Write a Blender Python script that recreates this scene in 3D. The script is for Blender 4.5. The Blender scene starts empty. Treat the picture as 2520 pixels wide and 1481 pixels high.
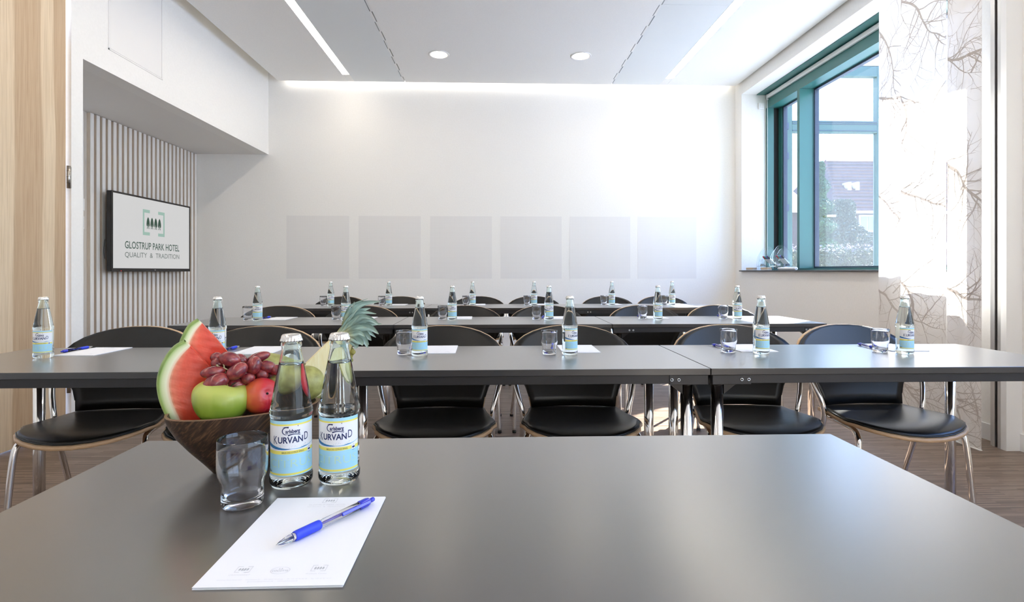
import bpy, bmesh, math, random
from mathutils import Vector, Matrix
SC = bpy.context.scene
COL = SC.collection
PI = math.pi
R = math.radians
sin, cos = math.sin, math.cos
rnd = random.Random(7)

# ------------------------------------------------------------------ camera
FPX, HOR, CAMZ = 1300.0, 667.0, 1.05
TH = math.atan(43.0 / FPX)
cam = bpy.data.objects.new('camera', bpy.data.cameras.new('camera'))
COL.objects.link(cam)
cam.data.sensor_width = 36.0
cam.data.sensor_fit = 'HORIZONTAL'
cam.data.lens = FPX / 2520.0 * 36.0
cam.data.shift_y = (HOR - 740.5) / 2520.0
cam.data.clip_start = 0.02
cam.location = (0, 0, CAMZ)
cam.rotation_euler = (R(90), 0, -TH)
SC.camera = cam

# ------------------------------------------------------------------ exposure
SC.view_settings.view_transform = 'Standard'
SC.view_settings.look = 'None'
SC.view_settings.gamma = 1.0
SC.view_settings.use_curve_mapping = False
SC.view_settings.exposure = 0.0
try:
    cy = SC.cycles
    cy.use_denoising = True
    cy.max_bounces = 14
    cy.diffuse_bounces = 7
    cy.glossy_bounces = 5
    cy.transmission_bounces = 12
    cy.transparent_max_bounces = 16
    cy.sample_clamp_indirect = 6.0
    cy.caustics_reflective = False
    cy.caustics_refractive = True
    cy.blur_glossy = 0.5
except Exception:
    pass

# ------------------------------------------------------------------ sky and sun
STRIP_L, COVE_L, DOWN_L = 24.0, 8.0, 36.0
SUN_E, SKY_S = 42.0, 5.2
w = bpy.data.worlds.new('sky')
SC.world = w
w.use_nodes = True
nt = w.node_tree
nt.nodes.clear()
tc = nt.nodes.new('ShaderNodeTexCoord')
sx = nt.nodes.new('ShaderNodeSeparateXYZ')
cr = nt.nodes.new('ShaderNodeValToRGB')
bg = nt.nodes.new('ShaderNodeBackground')
ow = nt.nodes.new('ShaderNodeOutputWorld')
cr.color_ramp.elements[0].position = 0.0
cr.color_ramp.elements[0].color = (1.0, 1.03, 1.1, 1)
cr.color_ramp.elements[1].position = 0.75
cr.color_ramp.elements[1].color = (0.26, 0.64, 1.75, 1)
e = cr.color_ramp.elements.new(0.2)
e.color = (0.82, 0.98, 1.26, 1)
nt.links.new(tc.outputs['Generated'], sx.inputs[0])
nt.links.new(sx.outputs['Z'], cr.inputs[0])
nt.links.new(cr.outputs[0], bg.inputs[0])
bg.inputs[1].default_value = SKY_S
nt.links.new(bg.outputs[0], ow.inputs[0])
sun = bpy.data.objects.new('sun', bpy.data.lights.new('sun', 'SUN'))
COL.objects.link(sun)
sun.data.energy = SUN_E
sun.data.angle = 0.012
sun.data.color = (1.0, 0.95, 0.88)
sun.location = (8, 6, 11)
sun.rotation_euler = Vector((1.0, 0.75, 1.156)).to_track_quat('Z', 'Y').to_euler()

# ------------------------------------------------------------------ materials
def L(c):
    return tuple(c) + (1.0,) if len(c) == 3 else tuple(c)

def srgb(r, g, b):
    f = lambda v: (v / 255 / 12.92) if v / 255 <= 0.04045 else ((v / 255 + 0.055) / 1.055) ** 2.4
    return (f(r), f(g), f(b))

def new_mat(name):
    m = bpy.data.materials.new(name)
    m.use_nodes = True
    n = m.node_tree
    b = n.nodes.get('Principled BSDF')
    return m, n, b

def pm(name, col, rough=0.5, metal=0.0, spec=0.5, trans=0.0, ior=1.5, coat=0.0, emit=None, es=0.0):
    m, n, b = new_mat(name)
    b.inputs['Base Color'].default_value = L(col)
    b.inputs['Roughness'].default_value = rough
    b.inputs['Metallic'].default_value = metal
    b.inputs['Specular IOR Level'].default_value = spec
    b.inputs['Transmission Weight'].default_value = trans
    b.inputs['IOR'].default_value = ior
    b.inputs['Coat Weight'].default_value = coat
    if emit:
        b.inputs['Emission Color'].default_value = L(emit)
        b.inputs['Emission Strength'].default_value = es
    return m

def nd(n, t, **kw):
    x = n.nodes.new(t)
    for k, v in kw.items():
        setattr(x, k, v)
    return x

def ramp(n, stops, interp='LINEAR'):
    x = n.nodes.new('ShaderNodeValToRGB')
    x.color_ramp.interpolation = interp
    el = x.color_ramp.elements
    while len(el) < len(stops):
        el.new(0.5)
    for i, (p, c) in enumerate(stops):
        el[i].position = p
        el[i].color = L(c)
    return x

def add_bump(n, b, src, strength=0.1, dist=0.01):
    bp = n.nodes.new('ShaderNodeBump')
    bp.inputs['Strength'].default_value = strength
    bp.inputs['Distance'].default_value = dist
    n.links.new(src, bp.inputs['Height'])
    n.links.new(bp.outputs[0], b.inputs['Normal'])

def obj_coord(n, scale=(1, 1, 1), rot=(0, 0, 0), out='Object'):
    t = n.nodes.new('ShaderNodeTexCoord')
    mp = n.nodes.new('ShaderNodeMapping')
    mp.inputs['Scale'].default_value = scale
    mp.inputs['Rotation'].default_value = rot
    n.links.new(t.outputs[out], mp.inputs[0])
    return mp.outputs[0]

def noise(n, vec, scale=5, detail=3, dist=0.0):
    x = n.nodes.new('ShaderNodeTexNoise')
    x.inputs['Scale'].default_value = scale
    x.inputs['Detail'].default_value = detail
    x.inputs['Distortion'].default_value = dist
    n.links.new(vec, x.inputs['Vector'])
    return x.outputs['Fac']

def noisy(name, c1, c2, scale, rough=0.5, detail=3, stretch=(1, 1, 1), bump=0.0, bdist=0.002, spec=0.5, dist=0.0, lo=0.3, hi=0.7, coat=0.0):
    m, n, b = new_mat(name)
    v = obj_coord(n, stretch)
    f = noise(n, v, scale, detail, dist)
    r = ramp(n, [(lo, c1), (hi, c2)])
    n.links.new(f, r.inputs[0])
    n.links.new(r.outputs[0], b.inputs['Base Color'])
    b.inputs['Roughness'].default_value = rough
    b.inputs['Specular IOR Level'].default_value = spec
    b.inputs['Coat Weight'].default_value = coat
    if bump:
        add_bump(n, b, f, bump, bdist)
    return m

def attr_mat(name, rough=0.5, spec=0.5, nscale=0, namt=0.0, bump=0.0):
    m, n, b = new_mat(name)
    a = nd(n, 'ShaderNodeVertexColor', layer_name='tint')
    out = a.outputs['Color']
    if nscale:
        f = noise(n, obj_coord(n), nscale, 4)
        r = ramp(n, [(0.25, (1 - namt,) * 3), (0.75, (1 + namt * 0.3,) * 3)])
        n.links.new(f, r.inputs[0])
        mx = nd(n, 'ShaderNodeMixRGB', blend_type='MULTIPLY')
        mx.inputs[0].default_value = 1
        n.links.new(out, mx.inputs[1])
        n.links.new(r.outputs[0], mx.inputs[2])
        out = mx.outputs[0]
        if bump:
            add_bump(n, b, f, bump, 0.002)
    n.links.new(out, b.inputs['Base Color'])
    b.inputs['Roughness'].default_value = rough
    b.inputs['Specular IOR Level'].default_value = spec
    return m

M = {}
M['wall'] = noisy('wall_paint', (0.855, 0.845, 0.815), (0.88, 0.87, 0.84), 60, 0.75, 2, bump=0.03, bdist=0.001)
M['alcove'] = pm('alcove_paint', (0.84, 0.825, 0.80), 0.75)
M['ceil'] = noisy('acoustic_plaster', (0.86, 0.855, 0.835), (0.92, 0.915, 0.895), 240, 0.85, 2, bump=0.25, bdist=0.002)
M['ceil_metal'] = pm('ceiling_metal', (0.76, 0.79, 0.80), 0.55)
M['white'] = pm('white_paint', (0.82, 0.82, 0.81), 0.4)
M['white_gloss'] = pm('white_gloss', (0.82, 0.82, 0.81), 0.2)
M['hatch'] = pm('hatch_enamel', (0.83, 0.82, 0.80), 0.55, spec=0.3)
M['dark_gap'] = pm('dark_gap', (0.02, 0.02, 0.02), 0.7)
M['slat_white'] = noisy('slat_front', (0.80, 0.785, 0.755), (0.88, 0.865, 0.84), 14, 0.6, 4, (6, 6, 0.6))
M['slat_side'] = noisy('slat_ply', (0.55, 0.46, 0.37), (0.68, 0.585, 0.485), 30, 0.65, 5, (8, 3, 0.4))
M['slat_back'] = pm('slat_backing', (0.60, 0.56, 0.51), 0.8)
M['chrome'] = pm('chrome', (0.84, 0.81, 0.77), 0.11, 1.0)
M['steel'] = pm('brushed_steel', (0.55, 0.55, 0.54), 0.35, 1.0)
M['black'] = pm('black_enamel', (0.012, 0.012, 0.013), 0.42)
M['black_edge'] = pm('black_edge', (0.022, 0.022, 0.022), 0.28, spec=0.8)
M['rubber'] = pm('black_rubber', (0.012, 0.012, 0.012), 0.8)
M['alu'] = pm('aluminium_profile', (0.60, 0.60, 0.59), 0.38, 0.85)
M['cap'] = pm('silver_cap', (0.78, 0.76, 0.73), 0.24, 1.0)
M['paper'] = pm('white_paper', (0.86, 0.86, 0.88), 0.7, spec=0.25)
M['ink_grey'] = pm('grey_print', (0.46, 0.47, 0.49), 0.8)
M['ink_pale'] = pm('pale_print', (0.69, 0.69, 0.71), 0.8)
M['navy'] = pm('navy_print', (0.010, 0.020, 0.10), 0.5)
M['wave_blue'] = pm('blue_print', (0.02, 0.15, 0.36), 0.5)
M['wave_light'] = pm('light_blue_print', (0.25, 0.50, 0.70), 0.5)
M['lemon'] = pm('lemon_print', (0.50, 0.70, 0.55), 0.5)
M['blue_rubber'] = pm('blue_rubber', (0.015, 0.045, 0.62), 0.45)
M['blue_plastic'] = pm('blue_plastic', (0.012, 0.022, 0.48), 0.12, coat=0.6)
M['clear_plastic'] = pm('clear_plastic', (0.97, 0.97, 1.0), 0.03, trans=1.0, ior=1.3)
M['ink_tube'] = pm('pen_refill', (0.16, 0.12, 0.42), 0.35)
M['glass'] = pm('drinking_glass', (0.985, 0.985, 1.0), 0.0, trans=1.0, ior=1.45)
M['bottle'] = pm('bottle_glass_water', (0.90, 0.975, 0.955), 0.0, trans=1.0, ior=1.36)
M['acrylic'] = pm('clear_acrylic', (0.93, 0.97, 0.99), 0.02, trans=1.0, ior=1.2)
M['sill'] = noisy('slate_sill', (0.04, 0.042, 0.045), (0.06, 0.062, 0.065), 90, 0.45)
M['frame'] = pm('dark_green_frame', (0.03, 0.135, 0.13), 0.30)
M['frame_blue'] = pm('gasket_blue', (0.03, 0.046, 0.075), 0.4)
M['wing'] = pm('teal_frame', (0.04, 0.082, 0.075), 0.35)
M['tv'] = pm('tv_black', (0.006, 0.006, 0.007), 0.22)
M['screen'] = pm('lit_screen', (0.02, 0.02, 0.02), 0.3, emit=(0.585, 0.585, 0.585), es=1.0)
M['logo_green'] = pm('dark_green_pixels', (0.01, 0.01, 0.01), 0.3, emit=srgb(28, 66, 50), es=1.0)
M['logo_pale'] = pm('pale_green_pixels', (0.01, 0.01, 0.01), 0.3, emit=srgb(146, 178, 166), es=1.0)
M['logo_text'] = pm('green_grey_pixels', (0.01, 0.01, 0.01), 0.3, emit=srgb(58, 84, 74), es=1.0)
M['logo_text2'] = pm('grey_pixels', (0.01, 0.01, 0.01), 0.3, emit=srgb(92, 104, 100), es=1.0)
M['strip'] = pm('lit_diffuser', (0.8, 0.8, 0.8), 0.5, emit=(1.0, 0.88, 0.73), es=STRIP_L)
M['down'] = pm('lit_downlight', (0.8, 0.8, 0.8), 0.5, emit=(1.0, 0.86, 0.70), es=DOWN_L)
M['cove'] = pm('lit_cove', (0.8, 0.8, 0.8), 0.5, emit=(1.0, 0.95, 0.88), es=COVE_L)
M['beech'] = noisy('beech_ply', (0.50, 0.32, 0.17), (0.62, 0.42, 0.25), 20, 0.4, 4, (3, 3, 40))
M['leather'] = noisy('black_leather', (0.003, 0.0028, 0.0026), (0.005, 0.0045, 0.004), 260, 0.33, 2, spec=0.40, bump=0.12, bdist=0.0006)
M['piping'] = pm('black_piping', (0.01, 0.01, 0.01), 0.4)
def mat_laminate():
    # matt grey laminate whose sheen grows towards grazing view
    m = bpy.data.materials.new('grey_laminate')
    m.use_nodes = True
    n = m.node_tree
    n.nodes.clear()
    df = nd(n, 'ShaderNodeBsdfDiffuse')
    df.inputs[0].default_value = L((0.086, 0.080, 0.074))
    gl = nd(n, 'ShaderNodeBsdfGlossy')
    gl.inputs['Roughness'].default_value = 0.28
    lw = nd(n, 'ShaderNodeLayerWeight')
    po = nd(n, 'ShaderNodeMath', operation='POWER')
    po.inputs[1].default_value = 2.6
    n.links.new(lw.outputs['Facing'], po.inputs[0])
    mu = nd(n, 'ShaderNodeMath', operation='MULTIPLY_ADD', use_clamp=True)
    mu.inputs[1].default_value = 0.92
    mu.inputs[2].default_value = 0.045
    n.links.new(po.outputs[0], mu.inputs[0])
    mx = nd(n, 'ShaderNodeMixShader')
    n.links.new(mu.outputs[0], mx.inputs[0])
    n.links.new(df.outputs[0], mx.inputs[1])
    n.links.new(gl.outputs[0], mx.inputs[2])
    o = nd(n, 'ShaderNodeOutputMaterial')
    n.links.new(mx.outputs[0], o.inputs[0])
    return m
M['table'] = mat_laminate()
M['red'] = pm('red_plastic', (0.55, 0.02, 0.03), 0.4)
M['green_pl'] = pm('green_plastic', (0.02, 0.30, 0.22), 0.4)
M['violet_pl'] = pm('blue_marker', (0.10, 0.12, 0.45), 0.4)
M['pale_wood'] = noisy('pale_wood', (0.48, 0.36, 0.25), (0.62, 0.50, 0.38), 60, 0.6, 3, (1, 1, 8))
M['grape'] = noisy('grape_skin', (0.13, 0.010, 0.022), (0.36, 0.055, 0.045), 1.4, 0.22, 3, bump=0.0, lo=0.35, hi=0.72, coat=0.3)
M['stem'] = pm('grape_twig', (0.42, 0.36, 0.20), 0.7)
M['pear'] = noisy('pear_skin', (0.20, 0.19, 0.04), (0.38, 0.36, 0.11), 70, 0.45, 5, lo=0.3, hi=0.65)
M['brown_twig'] = pm('brown_twig', (0.06, 0.04, 0.02), 0.8)
M['pine_flesh'] = noisy('pineapple_flesh', (0.78, 0.66, 0.32), (0.86, 0.78, 0.50), 30, 0.45, 4, (8, 8, 1.2), bump=0.15)
M['pine_rind'] = noisy('pineapple_rind', (0.10, 0.12, 0.03), (0.50, 0.42, 0.10), 90, 0.6, 3, bump=0.5)
M['twig_dark'] = pm('dark_pit', (0.02, 0.01, 0.01), 0.8)
M['brick'] = noisy('far_brick', (0.085, 0.050, 0.046), (0.105, 0.066, 0.06), 6, 0.8)
M['tile'] = None
M['house_white'] = pm('house_white', (0.42, 0.42, 0.41), 0.6)
M['house_glass'] = pm('house_glass', (0.18, 0.20, 0.22), 0.1)
M['bounce_ground'] = noisy('bounce_paving', (0.52, 0.50, 0.46), (0.60, 0.58, 0.54), 3, 0.9)  # ground tone kept pale so sunlight bounces up to the ceiling
M['conifer'] = noisy('conifer_leaf', (0.012, 0.045, 0.018), (0.05, 0.11, 0.04), 3, 0.7)
M['broad'] = noisy('pale_leaf', (0.022, 0.036, 0.018), (0.05, 0.068, 0.036), 3, 0.7)
M['hedge'] = noisy('hedge_leaf', (0.008, 0.016, 0.006), (0.045, 0.06, 0.018), 4, 0.7)
M['flower'] = pm('pale_flower', (0.22, 0.17, 0.18), 0.8)
M['bark'] = pm('bark', (0.10, 0.07, 0.05), 0.9)
M['hinge'] = pm('hinge_steel', (0.42, 0.40, 0.37), 0.3, 1.0)

def mat_floor():
    m, n, b = new_mat('industrial_parquet')
    v = obj_coord(n)
    br = nd(n, 'ShaderNodeTexBrick')
    br.inputs['Scale'].default_value = 1.0
    br.inputs['Brick Width'].default_value = 0.24
    br.inputs['Row Height'].default_value = 0.0115
    br.inputs['Mortar Size'].default_value = 0.0005
    br.inputs['Color1'].default_value = L((0.105, 0.072, 0.054))
    br.inputs['Color2'].default_value = L((0.235, 0.175, 0.135))
    br.inputs['Mortar'].default_value = L((0.06, 0.04, 0.03))
    n.links.new(v, br.inputs['Vector'])
    v2 = obj_coord(n, (4, 60, 1))
    f = noise(n, v2, 3, 5)
    r = ramp(n, [(0.3, (0.75, 0.72, 0.7)), (0.75, (1.25, 1.22, 1.2))])
    n.links.new(f, r.inputs[0])
    mx = nd(n, 'ShaderNodeMixRGB', blend_type='MULTIPLY')
    mx.inputs[0].default_value = 1
    n.links.new(br.outputs['Color'], mx.inputs[1])
    n.links.new(r.outputs[0], mx.inputs[2])
    n.links.new(mx.outputs[0], b.inputs['Base Color'])
    b.inputs['Roughness'].default_value = 0.38
    add_bump(n, b, f, 0.08, 0.001)
    return m
M['floor'] = mat_floor()

def mat_ash():
    # big vertical bands of pale sapwood and browner heartwood with fine grain
    m, n, b = new_mat('banded_ash_veneer')
    v = obj_coord(n)
    nv = obj_coord(n, (1, 1, 0.35))
    nf = noise(n, nv, 2.2, 3)
    sp = nd(n, 'ShaderNodeSeparateXYZ')
    n.links.new(v, sp.inputs[0])
    ma = nd(n, 'ShaderNodeMath', operation='MULTIPLY_ADD')
    n.links.new(nf, ma.inputs[0])
    ma.inputs[1].default_value = 0.10
    n.links.new(sp.outputs['Y'], ma.inputs[2])
    sc = nd(n, 'ShaderNodeMath', operation='MULTIPLY_ADD')
    n.links.new(ma.outputs[0], sc.inputs[0])
    sc.inputs[1].default_value = 1.0
    sc.inputs[2].default_value = 0.0
    pal = (0.66, 0.53, 0.37)
    brn = (0.49, 0.355, 0.225)
    k = lambda x: (x + 0.05 + 0.0)
    # y along the door from its hinge (0) towards the camera (-0.6): map to 0..1
    mr = nd(n, 'ShaderNodeMapRange')
    mr.inputs['From Min'].default_value = -0.55
    mr.inputs['From Max'].default_value = 0.12
    n.links.new(sc.outputs[0], mr.inputs['Value'])
    bands = [(0.0, pal), (0.09, pal), (0.10, brn), (0.155, brn), (0.165, pal), (0.32, pal), (0.335, brn), (0.60, brn), (0.615, pal), (0.745, pal), (0.76, brn), (0.90, brn), (0.905, pal), (1.0, brn)]
    r = ramp(n, bands)
    n.links.new(mr.outputs[0], r.inputs[0])
    g = noise(n, obj_coord(n, (1, 34, 0.6)), 4, 6, 1.2)
    r2 = ramp(n, [(0.35, (0.86, 0.82, 0.78)), (0.6, (1.06, 1.06, 1.06))])
    n.links.new(g, r2.inputs[0])
    mx = nd(n, 'ShaderNodeMixRGB', blend_type='MULTIPLY')
    mx.inputs[0].default_value = 0.9
    n.links.new(r.outputs[0], mx.inputs[1])
    n.links.new(r2.outputs[0], mx.inputs[2])
    n.links.new(mx.outputs[0], b.inputs['Base Color'])
    b.inputs['Roughness'].default_value = 0.45
    return m
M['ash'] = mat_ash()

def mat_bowl():
    m, n, b = new_mat('dark_streaked_wood')
    def streak(sc, rot):
        t = n.nodes.new('ShaderNodeTexCoord')
        mp = n.nodes.new('ShaderNodeMapping')
        mp.vector_type = 'TEXTURE'
        mp.inputs['Scale'].default_value = tuple(1.0 / q for q in sc)
        mp.inputs['Rotation'].default_value = rot
        n.links.new(t.outputs['Object'], mp.inputs[0])
        return mp.outputs[0]
    g = noise(n, streak((170, 60, 10), (0, R(42), 0)), 2.4, 6, 0.6)
    g2 = noise(n, streak((34, 26, 6), (0, R(42), 0)), 2.0, 3, 0.4)
    mx = nd(n, 'ShaderNodeMath', operation='MULTIPLY_ADD')
    n.links.new(g2, mx.inputs[0])
    mx.inputs[1].default_value = 0.5
    n.links.new(g, mx.inputs[2])
    r = ramp(n, [(0.52, (0.014, 0.007, 0.004)), (0.76, (0.040, 0.020, 0.011)), (0.95, (0.13, 0.07, 0.035))])
    n.links.new(mx.outputs[0], r.inputs[0])
    n.links.new(r.outputs[0], b.inputs['Base Color'])
    b.inputs['Roughness'].default_value = 0.36
    return m
M['bowl'] = mat_bowl()
M['bowl_rim'] = pm('bowl_rim_wood', (0.22, 0.13, 0.075), 0.4)

def mat_label():
    m, n, b = new_mat('bottle_label_print')
    t = nd(n, 'ShaderNodeTexCoord')
    s = nd(n, 'ShaderNodeSeparateXYZ')
    n.links.new(t.outputs['Object'], s.inputs[0])
    mr = nd(n, 'ShaderNodeMapRange')
    mr.inputs['From Min'].default_value = 0.021
    mr.inputs['From Max'].default_value = 0.100
    n.links.new(s.outputs['Z'], mr.inputs['Value'])
    bl, ye, wh = (0.36, 0.66, 0.83), (0.80, 0.72, 0.14), (0.86, 0.86, 0.87)
    f = lambda z: (z - 0.021) / 0.079
    r = ramp(n, [(0, bl), (f(0.0223), ye), (f(0.0251), bl), (f(0.0523), ye), (f(0.0572), wh), (f(0.0929), ye), (f(0.0952), bl)], 'CONSTANT')
    n.links.new(mr.outputs[0], r.inputs[0])
    n.links.new(r.outputs[0], b.inputs['Base Color'])
    b.inputs['Roughness'].default_value = 0.4
    return m
M['label'] = mat_label()

def mat_pane(name, tint, refl=1.0):
    m = bpy.data.materials.new(name)
    m.use_nodes = True
    n = m.node_tree
    n.nodes.clear()
    tr = nd(n, 'ShaderNodeBsdfTransparent')
    tr.inputs[0].default_value = L(tint)
    gl = nd(n, 'ShaderNodeBsdfGlossy')
    gl.inputs['Roughness'].default_value = 0.0
    lw = nd(n, 'ShaderNodeLayerWeight')
    po = nd(n, 'ShaderNodeMath', operation='POWER')
    po.inputs[1].default_value = 5.0
    n.links.new(lw.outputs['Facing'], po.inputs[0])
    mu = nd(n, 'ShaderNodeMath', operation='MULTIPLY_ADD', use_clamp=True)
    mu.inputs[1].default_value = 0.9 * refl
    mu.inputs[2].default_value = 0.05 * refl
    n.links.new(po.outputs[0], mu.inputs[0])
    mx = nd(n, 'ShaderNodeMixShader')
    n.links.new(mu.outputs[0], mx.inputs[0])
    n.links.new(tr.outputs[0], mx.inputs[1])
    n.links.new(gl.outputs[0], mx.inputs[2])
    o = nd(n, 'ShaderNodeOutputMaterial')
    n.links.new(mx.outputs[0], o.inputs[0])
    return m
M['pane'] = mat_pane('window_glass', (0.97, 0.99, 0.99), 0.8)

def mat_veil():
    # milky sheet added to imitate the bright reflection veil over the wing glass
    m = bpy.data.materials.new('reflection_veil')
    m.use_nodes = True
    n = m.node_tree
    n.nodes.clear()
    tr = nd(n, 'ShaderNodeBsdfTransparent')
    tr.inputs[0].default_value = L((0.95, 0.97, 0.98))
    df = nd(n, 'ShaderNodeBsdfDiffuse')
    df.inputs[0].default_value = L((0.85, 0.87, 0.9))
    tl = nd(n, 'ShaderNodeBsdfTranslucent')
    tl.inputs[0].default_value = L((0.85, 0.87, 0.9))
    a = nd(n, 'ShaderNodeAddShader')
    n.links.new(df.outputs[0], a.inputs[0])
    n.links.new(tl.outputs[0], a.inputs[1])
    mx = nd(n, 'ShaderNodeMixShader')
    mx.inputs[0].default_value = 0.007
    n.links.new(tr.outputs[0], mx.inputs[1])
    n.links.new(a.outputs[0], mx.inputs[2])
    o = nd(n, 'ShaderNodeOutputMaterial')
    n.links.new(mx.outputs[0], o.inputs[0])
    return m
M['veil'] = mat_veil()

def mat_cloth(name, col, t, tl=0.5):
    m = bpy.data.materials.new(name)
    m.use_nodes = True
    n = m.node_tree
    n.nodes.clear()
    df = nd(n, 'ShaderNodeBsdfDiffuse')
    df.inputs[0].default_value = L(col)
    tr = nd(n, 'ShaderNodeBsdfTranslucent')
    tr.inputs[0].default_value = L(col)
    mx = nd(n, 'ShaderNodeMixShader')
    mx.inputs[0].default_value = tl
    n.links.new(df.outputs[0], mx.inputs[1])
    n.links.new(tr.outputs[0], mx.inputs[2])
    tp = nd(n, 'ShaderNodeBsdfTransparent')
    m2 = nd(n, 'ShaderNodeMixShader')
    m2.inputs[0].default_value = t
    n.links.new(mx.outputs[0], m2.inputs[1])
    n.links.new(tp.outputs[0], m2.inputs[2])
    o = nd(n, 'ShaderNodeOutputMaterial')
    n.links.new(m2.outputs[0], o.inputs[0])
    return m
M['curtain'] = mat_cloth('sheer_curtain', (0.84, 0.82, 0.80), 0.02, 0.32)
M['curtain_print'] = mat_cloth('branch_ink', (0.60, 0.56, 0.53), 0.02, 0.32)
M['blind'] = mat_cloth('white_blind', (0.85, 0.85, 0.85), 0.0, 0.3)

def mat_tiles():
    m, n, b = new_mat('red_roof_tiles')
    v = obj_coord(n)
    br = nd(n, 'ShaderNodeTexBrick')
    br.inputs['Brick Width'].default_value = 0.25
    br.inputs['Row Height'].default_value = 0.30
    br.inputs['Scale'].default_value = 1
    br.inputs['Mortar Size'].default_value = 0.03
    br.inputs['Color1'].default_value = L((0.085, 0.030, 0.020))
    br.inputs['Color2'].default_value = L((0.105, 0.040, 0.027))
    br.inputs['Mortar'].default_value = L((0.045, 0.016, 0.012))
    n.links.new(v, br.inputs['Vector'])
    n.links.new(br.outputs[0], b.inputs['Base Color'])
    b.inputs['Roughness'].default_value = 0.8
    return m
M['tile'] = mat_tiles()

def mat_perf():
    m, n, b = new_mat('perforated_white')
    v = obj_coord(n, (90, 90, 90))
    ck = nd(n, 'ShaderNodeTexBrick')
    ck.offset = 0.0
    ck.inputs['Scale'].default_value = 1
    ck.inputs['Brick Width'].default_value = 1
    ck.inputs['Row Height'].default_value = 1
    ck.inputs['Mortar Size'].default_value = 0.16
    ck.inputs['Color1'].default_value = L((0.83, 0.82, 0.805))
    ck.inputs['Color2'].default_value = L((0.83, 0.82, 0.805))
    ck.inputs['Mortar'].default_value = L((0.765, 0.755, 0.74))
    sp = nd(n, 'ShaderNodeSeparateXYZ')
    cb = nd(n, 'ShaderNodeCombineXYZ')
    n.links.new(v, sp.inputs[0])
    n.links.new(sp.outputs['X'], cb.inputs['X'])
    n.links.new(sp.outputs['Z'], cb.inputs['Y'])
    n.links.new(cb.outputs[0], ck.inputs['Vector'])
    n.links.new(ck.outputs[0], b.inputs['Base Color'])
    b.inputs['Roughness'].default_value = 0.7
    return m
M['perf'] = mat_perf()

def mat_apple():
    m, n, b = new_mat('green_apple_shaded')
    t = nd(n, 'ShaderNodeTexCoord')
    s = nd(n, 'ShaderNodeSeparateXYZ')
    n.links.new(t.outputs['Object'], s.inputs[0])
    mr = nd(n, 'ShaderNodeMapRange')
    mr.inputs['From Min'].default_value = -0.034
    mr.inputs['From Max'].default_value = 0.034
    n.links.new(s.outputs['Z'], mr.inputs['Value'])
    f = noise(n, obj_coord(n, (1, 1, 0.3)), 40, 4)
    ma = nd(n, 'ShaderNodeMath', operation='MULTIPLY_ADD')
    n.links.new(f, ma.inputs[0])
    ma.inputs[1].default_value = 0.5
    n.links.new(mr.outputs[0], ma.inputs[2])
    r = ramp(n, [(0.25, (0.105, 0.20, 0.018)), (0.7, (0.23, 0.33, 0.035)), (1.0, (0.42, 0.47, 0.10))])  # shading put into the skin colour: darker green low, yellower on top
    n.links.new(ma.outputs[0], r.inputs[0])
    n.links.new(r.outputs[0], b.inputs['Base Color'])
    b.inputs['Roughness'].default_value = 0.3
    return m
M['apple'] = mat_apple()

def mat_plum():
    m, n, b = new_mat('red_plum_skin')
    t = nd(n, 'ShaderNodeTexCoord')
    s = nd(n, 'ShaderNodeSeparateXYZ')
    n.links.new(t.outputs['Object'], s.inputs[0])
    mr = nd(n, 'ShaderNodeMapRange')
    mr.inputs['From Min'].default_value = -0.026
    mr.inputs['From Max'].default_value = 0.022
    n.links.new(s.outputs['X'], mr.inputs['Value'])
    f = noise(n, obj_coord(n), 60, 4)
    ma = nd(n, 'ShaderNodeMath', operation='MULTIPLY_ADD')
    n.links.new(f, ma.inputs[0])
    ma.inputs[1].default_value = 0.45
    n.links.new(mr.outputs[0], ma.inputs[2])
    r = ramp(n, [(0.12, (0.62, 0.22, 0.045)), (0.5, (0.55, 0.09, 0.03)), (0.85, (0.56, 0.025, 0.04))])
    n.links.new(ma.outputs[0], r.inputs[0])
    n.links.new(r.outputs[0], b.inputs['Base Color'])
    b.inputs['Roughness'].default_value = 0.28
    return m
M['plum'] = mat_plum()
M['melon'] = attr_mat('melon_flesh', 0.35, 0.5, 70, 0.16, 0.25)
M['rind'] = attr_mat('melon_rind', 0.45, 0.4)
M['skin'] = noisy('melon_skin', (0.10, 0.20, 0.03), (0.36, 0.48, 0.14), 30, 0.4, 4)
M['pleaf'] = attr_mat('pineapple_leaf', 0.42, 0.45, 60, 0.25)

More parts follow.
